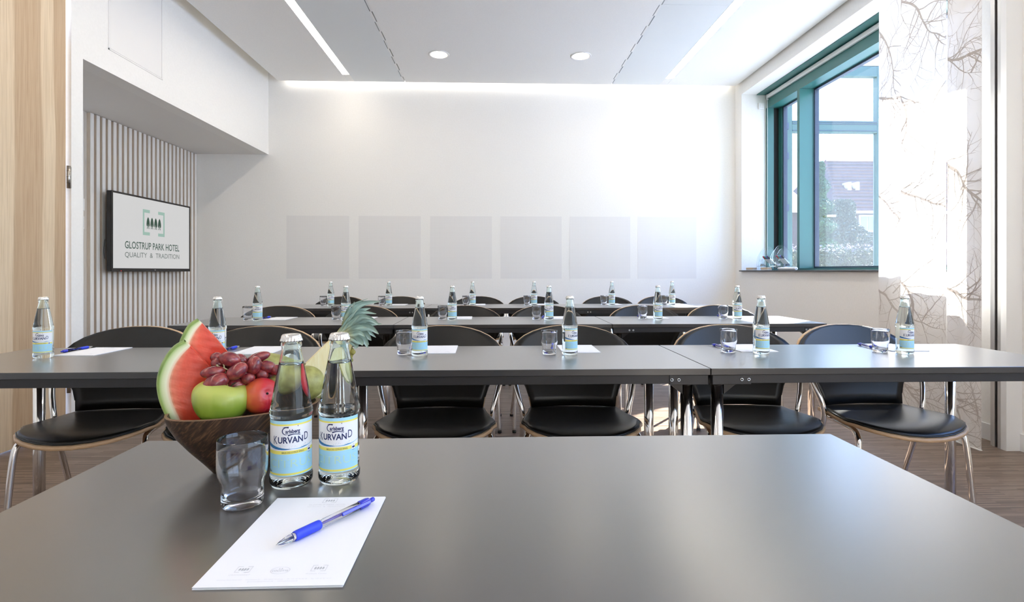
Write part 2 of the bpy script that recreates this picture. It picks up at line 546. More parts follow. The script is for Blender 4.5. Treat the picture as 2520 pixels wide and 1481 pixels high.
# ------------------------------------------------------------------ mesh builder
class MB:
    def __init__(s):
        s.v, s.f, s.mi, s.sm, s.tint = [], [], [], [], []

    def verts(s, vs, tints=None):
        k = len(s.v)
        s.v += [tuple(v) for v in vs]
        s.tint += tints if tints else [(1, 1, 1)] * len(vs)
        return k

    def face(s, idx, mi=0, sm=False):
        s.f.append(tuple(idx)); s.mi.append(mi); s.sm.append(sm)

    def box(s, x0, y0, z0, x1, y1, z1, mi=0):
        k = s.verts([(x, y, z) for z in (z0, z1) for y in (y0, y1) for x in (x0, x1)])
        for q in ((0, 2, 3, 1), (4, 5, 7, 6), (0, 1, 5, 4), (2, 6, 7, 3), (0, 4, 6, 2), (1, 3, 7, 5)):
            s.face([k + i for i in q], mi)
        return s

    def rbox(s, x0, y0, z0, x1, y1, z1, r=0.004, mi=0, seg=2):
        bm = bmesh.new()
        bmesh.ops.create_cube(bm, size=1)
        for v in bm.verts:
            v.co = ((x0 + x1) / 2 + v.co.x * (x1 - x0), (y0 + y1) / 2 + v.co.y * (y1 - y0), (z0 + z1) / 2 + v.co.z * (z1 - z0))
        bmesh.ops.bevel(bm, geom=bm.edges[:], offset=r, segments=seg, affect='EDGES', profile=0.5)
        s.bm(bm, mi, False)
        return s

    def bm(s, bm, mi=0, sm=True):
        bm.verts.ensure_lookup_table()
        k = s.verts([v.co[:] for v in bm.verts])
        for f in bm.faces:
            s.face([k + v.index for v in f.verts], mi, sm)
        bm.free()

    def prism(s, poly, fn, d0, d1, mi=0, side=None, sm=False):
        """poly: 2-D outline; fn(u, v, d) -> point"""
        n = len(poly)
        k = s.verts([fn(u, v, d0) for u, v in poly] + [fn(u, v, d1) for u, v in poly])
        s.face([k + i for i in range(n)][::-1], mi)
        s.face([k + n + i for i in range(n)], mi)
        for i in range(n):
            j = (i + 1) % n
            s.face([k + i, k + j, k + n + j, k + n + i], mi if side is None else side, sm)
        return s

    def tube(s, pts, r, seg=10, mi=0, caps=True, smooth=0):
        pts = [Vector(p) for p in pts]
        if smooth:
            pts = catmull(pts, smooth)
        rr = r if isinstance(r, (list, tuple)) else None
        prev = None
        rings = []
        for i, p in enumerate(pts):
            t = (pts[min(i + 1, len(pts) - 1)] - pts[max(i - 1, 0)]).normalized()
            if prev is None:
                a = Vector((0, 0, 1)) if abs(t.z) < 0.9 else Vector((1, 0, 0))
                nrm = t.cross(a).normalized()
            else:
                nrm = (prev - t * prev.dot(t)).normalized()
            prev = nrm
            b = t.cross(nrm)
            ra = rr[min(int(i * len(rr) / len(pts)), len(rr) - 1)] if rr else r
            rings.append(s.verts([p + (nrm * cos(2 * PI * j / seg) + b * sin(2 * PI * j / seg)) * ra for j in range(seg)]))
        for a, b in zip(rings, rings[1:]):
            for j in range(seg):
                s.face([a + j, a + (j + 1) % seg, b + (j + 1) % seg, b + j], mi, True)
        if caps:
            s.face([rings[0] + j for j in range(seg)][::-1], mi)
            s.face([rings[-1] + j for j in range(seg)], mi)
        return s

    def lathe(s, prof, seg=24, fn=None, mi=0, sm=True, rmod=None):
        fn = fn or (lambda x, y, z: (x, y, z))
        rings = []
        for (r, z) in prof:
            if r < 1e-7:
                rings.append((s.verts([fn(0, 0, z)]), 1))
            else:
                pts = []
                for j in range(seg):
                    a = 2 * PI * j / seg
                    q = r * (rmod(a, z) if rmod else 1)
                    pts.append(fn(q * cos(a), q * sin(a), z))
                rings.append((s.verts(pts), seg))
        for (a, na), (b, nb) in zip(rings, rings[1:]):
            for j in range(seg):
                k = (j + 1) % seg
                if na == 1 and nb == 1:
                    continue
                if na == 1:
                    s.face([a, b + k, b + j], mi, sm)
                elif nb == 1:
                    s.face([a + j, a + k, b], mi, sm)
                else:
                    s.face([a + j, a + k, b + k, b + j], mi, sm)
        return s

    def grid(s, rows, mi=0, sm=True, tints=None, closed=False):
        n = len(rows[0])
        ks = [s.verts(r, tints[i] if tints else None) for i, r in enumerate(rows)]
        for a, b in zip(ks, ks[1:]):
            for j in range(n if closed else n - 1):
                k = (j + 1) % n
                s.face([a + j, a + k, b + k, b + j], mi, sm)
        return ks

    def text(s, body, fn, height, width=None, mi=0, align='L', bold=0.0):
        vs, fs, wd = text_geo(body, bold)
        sx = height if width is None else width / wd
        off = 0 if align == 'L' else (-wd * sx / 2 if align == 'C' else -wd * sx)
        k = s.verts([fn(off + x * sx, y * height) for x, y in vs])
        for f in fs:
            s.face([k + i for i in f], mi)
        return s

    def build(s, name, mats, parent=None, loc=None, recalc=True, tint=False, label=None):
        me = bpy.data.meshes.new(name)
        me.from_pydata(s.v, [], s.f)
        for m in (mats if isinstance(mats, (list, tuple)) else [mats]):
            me.materials.append(m)
        me.polygons.foreach_set('material_index', s.mi)
        me.polygons.foreach_set('use_smooth', s.sm)
        if tint:
            at_ = me.color_attributes.new('tint', 'FLOAT_COLOR', 'POINT')
            for i, c in enumerate(s.tint):
                at_.data[i].color = (c[0], c[1], c[2], 1)
        if recalc:
            b = bmesh.new()
            b.from_mesh(me)
            bmesh.ops.recalc_face_normals(b, faces=b.faces[:])
            b.to_mesh(me)
            b.free()
        me.update()
        o = bpy.data.objects.new(name, me)
        COL.objects.link(o)
        if parent:
            o.parent = parent
        if loc:
            o.location = loc
        if label:
            o['label'] = label
        return o

def catmull(p, n):
    out = []
    for i in range(len(p) - 1):
        a, b, c, d = p[max(i - 1, 0)], p[i], p[i + 1], p[min(i + 2, len(p) - 1)]
        for k in range(n):
            t = k / n
            out.append(0.5 * ((2 * b) + (c - a) * t + (2 * a - 5 * b + 4 * c - d) * t * t + (3 * b - a - 3 * c + d) * t ** 3))
    out.append(p[-1])
    return out

_tx = {}
def text_geo(body, bold=0.0):
    key = (body, bold)
    if key in _tx:
        return _tx[key]
    cu = bpy.data.curves.new('lettering', 'FONT')
    cu.body = body
    cu.size = 1.0
    cu.resolution_u = 3
    cu.offset = bold
    ob = bpy.data.objects.new('lettering', cu)
    COL.objects.link(ob)
    dg = bpy.context.evaluated_depsgraph_get()
    ev = ob.evaluated_get(dg)
    me = ev.to_mesh()
    vs = [(v.co.x, v.co.y) for v in me.vertices]
    fs = [tuple(p.vertices) for p in me.polygons]
    ev.to_mesh_clear()
    bpy.data.objects.remove(ob)
    bpy.data.curves.remove(cu)
    if '#cap' not in _tx and body != 'H':
        v2, _, _ = text_geo('H')
        _tx['#cap'] = max(y for x, y in v2)
    cap = _tx.get('#cap', None) or 1.0
    if body == 'H' and '#cap' not in _tx:
        return vs, fs, 1
    x0 = min(x for x, y in vs)
    vs = [((x - x0) / cap, y / cap) for x, y in vs]
    wd = max(x for x, y in vs)
    _tx[key] = (vs, fs, wd)
    return _tx[key]

# ------------------------------------------------------------------ scene helpers
def tag(o, label=None, cat=None, group=None, kind=None):
    if label: o['label'] = label
    if cat: o['category'] = cat
    if group: o['group'] = group
    if kind: o['kind'] = kind
    return o

def thing(name, label, cat, loc=(0, 0, 0), rz=0.0, group=None, kind=None):
    o = bpy.data.objects.new(name, None)
    COL.objects.link(o)
    o.empty_display_size = 0.05
    o.location = loc
    o.rotation_euler = (0, 0, rz)
    return tag(o, label, cat, group, kind)

def dup(o, loc=None, rz=None, label=None, group=None, parent=None):
    c = o.copy()
    COL.objects.link(c)
    if parent:
        c.parent = parent
    if loc is not None:
        c.location = loc
    if rz is not None:
        c.rotation_euler = (0, 0, rz)
    if label:
        c['label'] = label
    if group:
        c['group'] = group
    for ch in list(o.children):
        dup(ch, parent=c)
    return c

def struct(name, mb, mats, label, cat, parent=None, loc=None):
    o = mb.build(name, mats, parent, loc)
    return tag(o, label, cat, kind='structure') if not parent else o

FWD = Vector((sin(TH), cos(TH), 0)); RT = Vector((cos(TH), -sin(TH), 0)); EYE = Vector((0, 0, CAMZ))
def ray(px, py):
    return FWD + RT * ((px - 1260) / FPX) - Vector((0, 0, 1)) * ((py - HOR) / FPX)

T = 0.736      # table height
XL, XR, YB, ZC = -2.81, 3.08, 6.667, 3.39   # fascia, window wall, far wall, ceiling underside
ORD = ['first', 'second', 'third', 'fourth', 'fifth', 'sixth']
ROW = ['front', 'middle', 'back']

# ================================================================== SETTING
struct('floor', MB().box(-4.0, -3.1, -0.12, 3.62, 7.0, 0.0), M['floor'], 'dark brown strip parquet floor under all the tables', 'floor')
wb = struct('wall_back', MB().box(-4.0, YB, 0, 3.62, YB + 0.2, 3.66), M['wall'], 'plain white far wall with six faint square panels', 'wall')
for i, x in enumerate((-2.589, -1.70, -0.808, 0.075, 0.951, 1.822)):
    wdt = 0.775 if i < 5 else 0.755
    MB().box(0, -0.0015, 0, wdt, 0.01, 0.786).build('acoustic_panel', M['perf'], wb, (x, YB, 0.955))
# left side: fascia over the alcove, post, alcove, door wall
wl = MB()
wl.box(-2.95, 3.604, 0, XL, 3.704, 2.5)
wl.box(-2.95, 3.604, 2.5, XL, YB, 3.66)
wl.box(-2.95, -3.1, 0, XL, 2.55, 3.66)
wl.box(-2.95, 2.55, 3.42, XL, 3.604, 3.66)
wl_o = struct('wall_left', wl, M['wall'], 'white wall with deep fascia above the screen alcove', 'wall')
MB().box(-4.0, 3.45, 2.5, -2.95, YB, 2.66).build('soffit', M['alcove'], wl_o)
al = MB().box(-3.95, 3.45, 0, -3.722, YB, 2.5)
al.box(-3.722, 3.45, 0, -2.95, 3.604, 2.5)
al_o = struct('wall_alcove', al, M['alcove'], 'recessed alcove wall clad with white vertical slats', 'wall')
MB().box(-3.722, 4.915, 0, -3.716, YB, 2.5).build('backing_board', M['slat_back'], al_o)
sm_ = MB()
sm_.box(0, 0, 0, 0.034, 0.040, 2.495, 1)
sm_.box(0.0341, 0, 0, 0.0385, 0.040, 2.495, 0)
slat0 = sm_.build('slat', [M['slat_white'], M['slat_side']], al_o, (-3.72, 4.942, 0.0))
for i in range(1, 24):
    c = slat0.copy(); COL.objects.link(c); c.location = (-3.72, 4.942 + 0.0729 * i, 0.0)
# access hatch on the fascia
ht = MB()
for (a0, b0, a1, b1) in ((3.939, 2.665, 3.949, 3.36), (4.554, 2.665, 4.564, 3.36), (3.939, 2.665, 4.564, 2.675), (3.939, 3.35, 4.564, 3.36)):
    ht.box(XL, a0, b0, XL + 0.004, a1, b1)
ht_o = ht.build('hatch_frame', M['hatch'], wl_o)
MB().rbox(XL - 0.002, 3.952, 2.678, XL + 0.003, 4.551, 3.347, 0.001).build('hatch_door', M['hatch'], wl_o)

# door of banded ash
d1 = thing('door_1', 'tall ash wood door with banded grain beside the white post', 'door', (XL, 3.56, 0), kind='structure')
MB().rbox(-0.045, -0.95, 0.012, 0.0, 0.0, 3.40, 0.003).build('door_leaf', M['ash'], d1)
for z in (0.249, 1.595):
    hg = MB().lathe([(0, 0), (0.011, 0), (0.011, 0.148), (0, 0.148)], 14, lambda x, y, q: (x + 0.008, y + 0.012, q))
    h = hg.build('hinge', M['hinge'], d1, (0, 0, z))
    MB().box(0.0005, 0.012, 0.004, 0.003, 0.042, 0.144).build('hinge_leaf', M['hinge'], h)
    for q in (0.034, 0.074, 0.112):
        MB().lathe([(0.0113, q), (0.0116, q + 0.0008), (0.0113, q + 0.0016)], 14, lambda x, y, k: (x + 0.008, y + 0.012, k)).build('hinge_joint', M['dark_gap'], h)

# right wall with window openings
X2 = 3.62
wr = MB()
wr.box(XR, -3.1, 0, X2, YB, 1.045)
wr.box(XR, -3.1, 3.254, X2, YB, 3.66)
wr.box(XR, 6.49, 1.045, X2, YB, 3.254)
wr.box(XR, 2.3, 1.045, X2, 3.25, 3.254)
wr.box(XR, -3.1, 1.045, X2, -2.9, 3.254)
struct('wall_right', wr, M['wall'], 'white window wall with deep reveals on the right', 'wall')
struct('wall_front', MB().box(-4.0, -3.3, 0, 3.62, -3.1, 3.66), M['wall'], 'plain white wall behind the speaker table', 'wall')
# ceiling
c_m = MB()
c_m.box(-2.66, -3.1, ZC, -1.816, 6.58, ZC + 0.07)
c_m.box(-1.10, -3.1, ZC, 1.446, 6.58, ZC + 0.07)
c_m.box(2.17, -3.1, ZC, XR - 0.03, 6.58, ZC + 0.07)
ce = struct('ceiling', c_m, M['ceil'], 'suspended white acoustic ceiling with long slots and strip lights', 'ceiling')
MB().box(-4.0, -3.1, 3.62, 3.62, YB + 0.2, 3.75).build('ceiling_slab', M['white'], ce)
for (a, b) in ((-1.724, -1.128), (1.474, 2.07)):
    for y0, y1 in ((-3.1, -1.2), (-1.2, 0.7), (0.7, 2.6), (2.6, 4.59), (4.59, 6.58)):
        MB().box(a, y0 + 0.001, ZC + 0.001, b, y1 - 0.001, ZC + 0.05).build('ceiling_panel', M['ceil_metal'], ce)
for (a, b, sgn) in ((-1.128, -1.10, 1), (1.446, 1.474, -1)):
    sl = MB().box(a, -3.1, ZC + 0.03, b, 6.58, ZC + 0.06)
    slot = sl.build('vent_slot', M['dark_gap'], ce)
    m = MB()
    xm = (a + b) / 2
    y = -3.0
    k = 0
    while y < 6.5:
        # black opening shifts from one side of the slot to the other every 0.2 m
        lo, hi = (a, a + 0.017) if k % 2 else (b - 0.019, b)
        m.box(lo, y, ZC + 0.0005, hi, min(y + 0.2, 6.58), ZC + 0.03)
        y += 0.2; k += 1
    m.build('slot_blade', M['white'], slot)
# strip lights
for i, (a, b) in enumerate(((-1.816, -1.724), (2.07, 2.17))):
    t = thing('ceiling_light', ('long recessed white strip light nearer the screen alcove', 'long recessed white strip light nearer the window')[i], 'ceiling light', (0, 0, ZC), group='recessed strip lights')
    f = MB()
    f.box(a, -3.1, 0.0, a + 0.006, 6.58, 0.05); f.box(b - 0.006, -3.1, 0.0, b, 6.58, 0.05)
    f.box(a + 0.006, 6.36, 0.002, b - 0.006, 6.58, 0.05)
    f.build('housing', M['white'], t)
    MB().box(a + 0.006, -3.0, 0.006, b - 0.006, 6.36, 0.03).build('diffuser', M['strip'], t)
for i, (x, y) in enumerate(((-0.60, 5.73), (0.94, 5.72))):
    t = thing('downlight', ('round recessed downlight, left of the pair in the ceiling', 'round recessed downlight, right of the pair in the ceiling')[i], 'downlight', (x, y, ZC), group='round ceiling downlights')
    MB().lathe([(0.088, 0.0), (0.112, 0.0), (0.112, -0.004), (0.105, -0.007), (0.090, -0.005), (0.088, 0.0)], 40).build('trim_ring', M['white'], t)
    MB().lathe([(0, -0.002), (0.089, -0.002), (0.089, -0.0005), (0, -0.0005)], 40).build('lens', M['down'], t)
cv = thing('cove_light', 'hidden light strip washing the top of the far wall', 'cove light', (0, 6.58, ZC))
MB().box(-2.6, 0.0005, 0.035, 3.0, 0.008, 0.06).build('diffuser', M['cove'], cv)
MB().box(-2.6, 0.0005, 0.0605, 3.0, 0.02, 0.068).build('channel', M['white'], cv)
# baseboards
struct('baseboard_right', MB().box(XR - 0.014, 3.10, 0, XR, YB, 0.10), M['white'], 'white skirting along the window wall behind the curtain', 'baseboard')
struct('baseboard_front', MB().box(XR - 0.014, -3.1, 0, XR, 2.985, 0.10), M['white'], 'white skirting nearest the camera on the window wall', 'baseboard')
struct('baseboard_back', MB().box(-3.7, YB - 0.014, 0, XR, YB, 0.10), M['white'], 'white skirting along the far wall', 'baseboard')
# partition jamb on the right
tr = thing('trim_1', 'aluminium folding wall jamb with a dark rubber groove', 'jamb', (0, 0, 0), kind='structure')
MB().box(2.985, 2.985, 0, XR, 3.02, ZC).build('jamb_post', M['white'], tr)
MB().box(2.985, 3.0201, 0, XR, 3.040, ZC).build('profile', M['alu'], tr)
MB().box(3.003, 3.0402, 0, XR, 3.062, ZC).build('groove', M['rubber'], tr)
MB().box(2.990, 3.0622, 0, XR, 3.078, ZC).build('profile', M['alu'], tr)
MB().box(2.996, 3.0782, 0, XR, 3.096, ZC).build('profile', M['alu'], tr)
for z in (3.05, 3.09):
    MB().box(2.996, 3.042, z, 3.003, 3.06, z + 0.012).build('latch_pin', M['alu'], tr)

# ------------------------------------------------------------------ window
wn = thing('window_1', 'dark green framed window with a slate sill, half behind the curtain', 'window', (0, 0, 0), kind='structure')
fm = MB()
ZS, ZT = 1.06, 3.254
fm.box(3.40, 3.25, 3.08, 3.60, 6.49, ZT)
fm.box(3.40, 3.25, ZS, 3.60, 6.49, 1.082)
fm.build('window_frame', M['frame'], wn)
MB().box(3.095, 3.2505, 1.062, 3.399, 3.262, 3.245).build('bounce_blocker', M['frame'], wn)  # unseen dark sheet added to stop sun bouncing off the near reveal
MB().box(3.39, 6.455, 1.082, 3.47, 6.4905, 3.08).build('jamb', M['frame'], wn)
MB().box(3.4705, 6.475, 1.082, 3.5395, 6.4905, 3.08).build('shade_strip', M['rubber'], wn)  # dark strip filling the gap between jambs, standing in for its shade
MB().box(3.54, 6.40, 1.082, 3.60, 6.4905, 3.08).build('jamb', M['frame'], wn)
MB().box(3.39, 5.765, 1.082, 3.55, 5.812, 3.08).build('mullion', M['frame'], wn)
for (a, b) in ((5.812, 6.40), (3.25, 5.765)):
    s_ = MB()
    s_.box(3.552, a, 1.082, 3.60, a + 0.02, 3.08); s_.box(3.552, b - 0.02, 1.082, 3.60, b, 3.08)
    s_.box(3.552, a + 0.02, 1.082, 3.60, b - 0.02, 1.10); s_.box(3.552, a + 0.02, 3.06, 3.60, b - 0.02, 3.08)
    sa = s_.build('sash', M['frame_blue'], wn)
    MB().box(3.574, a + 0.015, 1.095, 3.580, b - 0.015, 3.065).build('pane', M['pane'], sa)
MB().rbox(3.045, 3.25, 1.045, 3.415, 6.4905, 1.06, 0.003).build('sill_board', M['sill'], wn)
MB().box(3.27, 3.25, 3.246, 3.40, 6.49, 3.2535).build('head_lining', M['frame'], wn)
bl = thing('roller_blind', 'slim white blind headrail under the green window head', 'blind', (3.37, 0, 3.19))
MB().rbox(0, 3.27, 0, 0.028, 6.43, 0.045, 0.004).build('headrail', M['white'], bl)
MB().lathe([(0.009, 3.3), (0.009, 6.42)], 12, lambda x, y, z: (x + 0.013, z, y + 0.03)).build('roller', M['blind'], bl)
MB().box(0.001, 6.431, -0.02, 0.02, 6.448, 0.05).build('end_bracket', M['white'], bl)
MB().tube([(0.004, 6.425, 0.0), (0.004, 6.427, -0.7), (0.003, 6.43, -1.4), (0.004, 6.432, -1.95)], 0.0025, 6, smooth=4).build('pull_cord', M['white'], bl)
sb = thing('blind_switch', 'small white square switch in the window reveal below the blind', 'switch', (3.325, 6.489, 3.105))
MB().rbox(-0.034, -0.016, -0.04, 0.034, 0.0, 0.04, 0.003).build('plate', M['white'], sb)
MB().rbox(-0.018, -0.020, -0.018, 0.018, -0.0165, 0.018, 0.0015).build('button', M['white_gloss'], sb)
# second window on the same wall, beside the speaker end
w2 = thing('window_2', 'long green framed window on the right wall beside the speaker table', 'window', (0, 0, 0), kind='structure')
f2 = MB()
f2.box(3.40, -2.9, 3.08, 3.60, 2.3, ZT); f2.box(3.40, -2.9, ZS, 3.60, 2.3, 1.082)
f2.box(3.40, -2.9, 1.082, 3.60, -2.84, 3.08); f2.box(3.40, 2.24, 1.082, 3.60, 2.3, 3.08)
f2.build('window_frame', M['frame'], w2)
for a, b in ((-2.84, -0.30), (-0.24, 2.24)):
    MB().box(3.574, a, 1.082, 3.58, b, 3.08).build('pane', M['pane'], w2)
MB().box(3.39, -0.30, 1.082, 3.60, -0.24, 3.08).build('mullion', M['frame'], w2)
MB().rbox(3.045, -2.95, 1.045, 3.415, 2.35, 1.06, 0.003).build('sill_board', M['sill'], w2)

# ------------------------------------------------------------------ curtain
def curtain_panel(y0, y1, x, label, seed, tilt=0.0):
    o = thing('curtain', label, 'curtain', (x, y0, 0.02), group='printed sheer curtain panels')
    W, Hh = y1 - y0, 3.36
    def surf(u, v, off=0.0):
        t = u / W
        return (0.006 * sin(t * 5.2 + seed) + 0.004 * sin(t * 11 + v * 0.4) + tilt * t - off, u, v)
    m = MB()
    nu, nv = 14, 16
    front = [[surf(W * i / nu, Hh * j / nv) for i in range(nu + 1)] for j in range(nv + 1)]
    back = [[(p[0] + 0.0012, p[1], p[2]) for p in r] for r in front]
    m.grid(front)
    m.build('cloth', M['curtain'], o, recalc=False)
    MB().box(min(0, tilt) - 0.006, 0.0, -0.005, max(0, tilt) + 0.008, W, 0.0).build('bottom_bar', M['white'], o)
    rr = random.Random(seed * 13 + 3)
    p = MB()
    def ribbon(pts, w0, w1):
        n = len(pts)
        if n < 2:
            return
        L_, Rr = [], []
        for i, (a, b) in enumerate(pts):
            a0, b0 = pts[max(i - 1, 0)]; a1, b1 = pts[min(i + 1, n - 1)]
            d = math.hypot(a1 - a0, b1 - b0) or 1
            nx, ny = -(b1 - b0) / d, (a1 - a0) / d
            ww = w0 + (w1 - w0) * i / (n - 1)
            ww *= 0.75 + 0.5 * rr.random()
            L_.append((a + nx * ww, b + ny * ww)); Rr.append((a - nx * ww, b - ny * ww))
        cl = lambda q: (min(max(q[0], 0.001), W - 0.001), min(max(q[1], 0.0), Hh))
        inside = [0 < a < W and 0 < b < Hh for a, b in pts]
        for i in range(n - 1):
            if not (inside[i] or inside[i + 1]):
                continue
            q = [cl(L_[i]), cl(L_[i + 1]), cl(Rr[i + 1]), cl(Rr[i])]
            k = p.verts([surf(a, b, 0.0008) for a, b in q])
            p.face((k, k + 1, k + 2, k + 3))
    def grow(a, b, ang, w, ln, depth):
        n = max(4, int(ln / 0.025))
        pts = [(a, b)]
        cur = ang
        bend = rr.uniform(-0.08, 0.10)
        for i in range(n):
            cur += bend * 0.35 + rr.uniform(-0.22, 0.22)
            a += cos(cur) * ln / n; b += sin(cur) * ln / n
            pts.append((a, b))
            if depth < 3 and rr.random() < (0.62, 0.5, 0.3)[depth]:
                sg = 1 if rr.random() < 0.5 else -1
                grow(a, b, cur + sg * rr.uniform(0.5, 1.2), w * 0.42, ln * rr.uniform(0.25, 0.55), depth + 1)
        ribbon(pts, w, w * 0.25)
    # the same big bough repeats down the cloth
    for b0 in (-0.15, 0.52, 1.22, 1.9, 2.55):
        for k in range(2 if W > 0.4 else 1):
            grow(W + 0.05 - k * 0.3, b0 + 0.45 + 0.2 * k + rr.uniform(-0.06, 0.06), PI + 0.62 + rr.uniform(-0.15, 0.15), 0.010, 0.75, 0)
        grow(W * rr.uniform(0.1, 0.6), b0 + rr.uniform(0.1, 0.5), 2.1 + rr.uniform(-0.3, 0.3), 0.0045, 0.35, 1)
        # thin looping outline twigs
        for k in range(3):
            grow(W * rr.random(), b0 + rr.uniform(0, 0.65), rr.uniform(0, 6.28), 0.0016, 0.32, 2)
    pr = p.build('branch_print', M['curtain_print'], o, recalc=False)
    return o
curtain_panel(3.802, 4.032, 3.00, 'sheer printed curtain panel, the narrow one beside the window glass', 2)
curtain_panel(3.294, 3.670, 2.90, 'sheer curtain panel with branch print, the wide middle one of three', 5)
curtain_panel(2.951, 3.182, 2.80, 'sheer printed curtain panel, the narrow one beside the aluminium jamb', 9)

# ------------------------------------------------------------------ television and wall devices
tv = thing('television', 'black flat screen showing a hotel logo on the slatted alcove wall', 'television', (-3.57, 5.05, 1.046))
W_, H_ = 1.271, 0.76
tb = MB()
tb.rbox(-0.05, 0, 0, -0.006, W_, H_, 0.006)
tb.box(-0.075, 0.12, 0.1, -0.05, W_ - 0.12, H_ - 0.12)
tb.build('housing', M['tv'], tv)
bz = MB()
bz.box(-0.006, 0, 0, 0, W_, 0.032); bz.box(-0.006, 0, H_ - 0.018, 0, W_, H_); bz.box(-0.006, 0, 0.032, 0, 0.018, H_ - 0.018); bz.box(-0.006, W_ - 0.018, 0.032, 0, W_, H_ - 0.018)
bz.build('bezel', M['tv'], tv)
MB().box(-0.006, 0.018, 0.032, -0.002, W_ - 0.018, H_ - 0.018).build('screen', M['screen'], tv)
MB().box(-0.082, 0.3, 0.2, -0.0752, 0.9, 0.6).build('wall_mount', M['black'], tv)
MB().tube([(-0.06, -0.004, 0.30), (-0.065, -0.012, 0.20), (-0.06, -0.006, 0.12)], 0.003, 6, smooth=4).build('cable', M['black'], tv)
MB().box(-0.001, 0.12, 0.004, 0.001, 0.128, 0.010).build('power_light', pm('red_led', (0.5, 0.02, 0.02), 0.4, emit=(1, 0.05, 0.05), es=1.0), tv)
MB().box(0, 0.62, 0.012, 0.001, 0.64, 0.018).build('badge', M['steel'], tv)
F0 = lambda u, v: (-0.0014, u - 5.05, v - 1.046)      # room y, z on the screen plane
def quad(mb, u0, v0, u1, v1, fn, mi=0):
    k = mb.verts([fn(u0, v0), fn(u1, v0), fn(u1, v1), fn(u0, v1)]); mb.face((k, k + 1, k + 2, k + 3), mi)
def bracket_logo(mb, fn, u0, u1, v0, v1, arm, th, mi=0):
    tv_ = th * 1.0
    quad(mb, u0, v0, u0 + th, v1, fn, mi); quad(mb, u0 + th, v1 - tv_ * 1.35, u0 + arm, v1, fn, mi); quad(mb, u0 + th, v0, u0 + arm, v0 + tv_ * 1.35, fn, mi)
    quad(mb, u1 - th, v0, u1, v1, fn, mi); quad(mb, u1 - arm, v1 - tv_ * 1.35, u1 - th, v1, fn, mi); quad(mb, u1 - arm, v0, u1 - th, v0 + tv_ * 1.35, fn, mi)
TREE = [(-0.12, 0), (-0.28, 0.0), (-0.10, 0.07), (-0.09, 0.16), (-0.25, 0.2), (-0.36, 0.28), (-0.38, 0.40), (-0.33, 0.6), (-0.2, 0.85), (0, 1.0), (0.2, 0.85), (0.33, 0.6), (0.38, 0.40), (0.36, 0.28), (0.25, 0.2), (0.09, 0.16), (0.10, 0.07), (0.28, 0.0), (0.12, 0)]
def tree_logo(mb, fn, uc, v0, h, wd, mi=0):
    k = mb.verts([fn(uc + a * wd, v0 + b * h) for a, b in TREE])
    n = len(TREE)
    c = mb.verts([fn(uc, v0 + 0.4 * h)])
    for i in range(n - 1):
        mb.face((c, k + i, k + i + 1), mi)
def half_bracket(mb, fn, u0, u1, v0, v1, arm, th, right):
    a, b = (u1 - th, u1) if right else (u0, u0 + th)
    quad(mb, a, v0, b, v1, fn)
    a, b = (u1 - arm, u1 - th) if right else (u0 + th, u0 + arm)
    quad(mb, a, v1 - th * 1.35, b, v1, fn); quad(mb, a, v0, b, v0 + th * 1.35, fn)
for rt_ in (False, True):
    m = MB(); half_bracket(m, F0, 5.488, 5.843, 1.418, 1.681, 0.11, 0.024, rt_)
    m.build('logo_bracket', M['logo_pale'], tv, recalc=False)
for i in range(4):
    m = MB(); tree_logo(m, F0, 5.571 + 0.0617 * i, 1.487, 0.121, 0.068)
    m.build('logo_tree', M['logo_green'], tv, recalc=False)
m = MB(); m.text('GLOSTRUP PARK HOTEL', lambda u, v: F0(5.228 + u, 1.273 + v), 0.068, 0.88, 0, bold=0.012)
m.build('lettering', M['logo_text'], tv, recalc=False)
m = MB(); m.text('QUALITY  &  TRADITION', lambda u, v: F0(5.228 + u, 1.187 + v), 0.049, 0.88, 0)
tag(m.build('lettering', M['logo_text2'], tv, recalc=False), kind='stuff')
th = thing('thermostat', 'small white wall thermostat with a dark display above the light switch', 'thermostat', (-3.7215, 4.862, 1.65))
MB().rbox(0, -0.040, -0.055, 0.018, 0.040, 0.055, 0.003).build('case', M['white'], th)
MB().box(0.018, -0.026, -0.03, 0.0185, 0.014, 0.035).build('display', M['tv'], th)
sw = thing('light_switch', 'pale wall switch plate below the thermostat', 'switch', (-3.7215, 4.865, 1.488))
MB().rbox(0, -0.042, -0.058, 0.012, 0.042, 0.058, 0.003).build('plate', M['white'], sw)
for z in (-0.022, 0.022):
    MB().rbox(0.0121, -0.03, z - 0.019, 0.016, 0.03, z + 0.019, 0.0015).build('rocker', M['white_gloss'], sw)

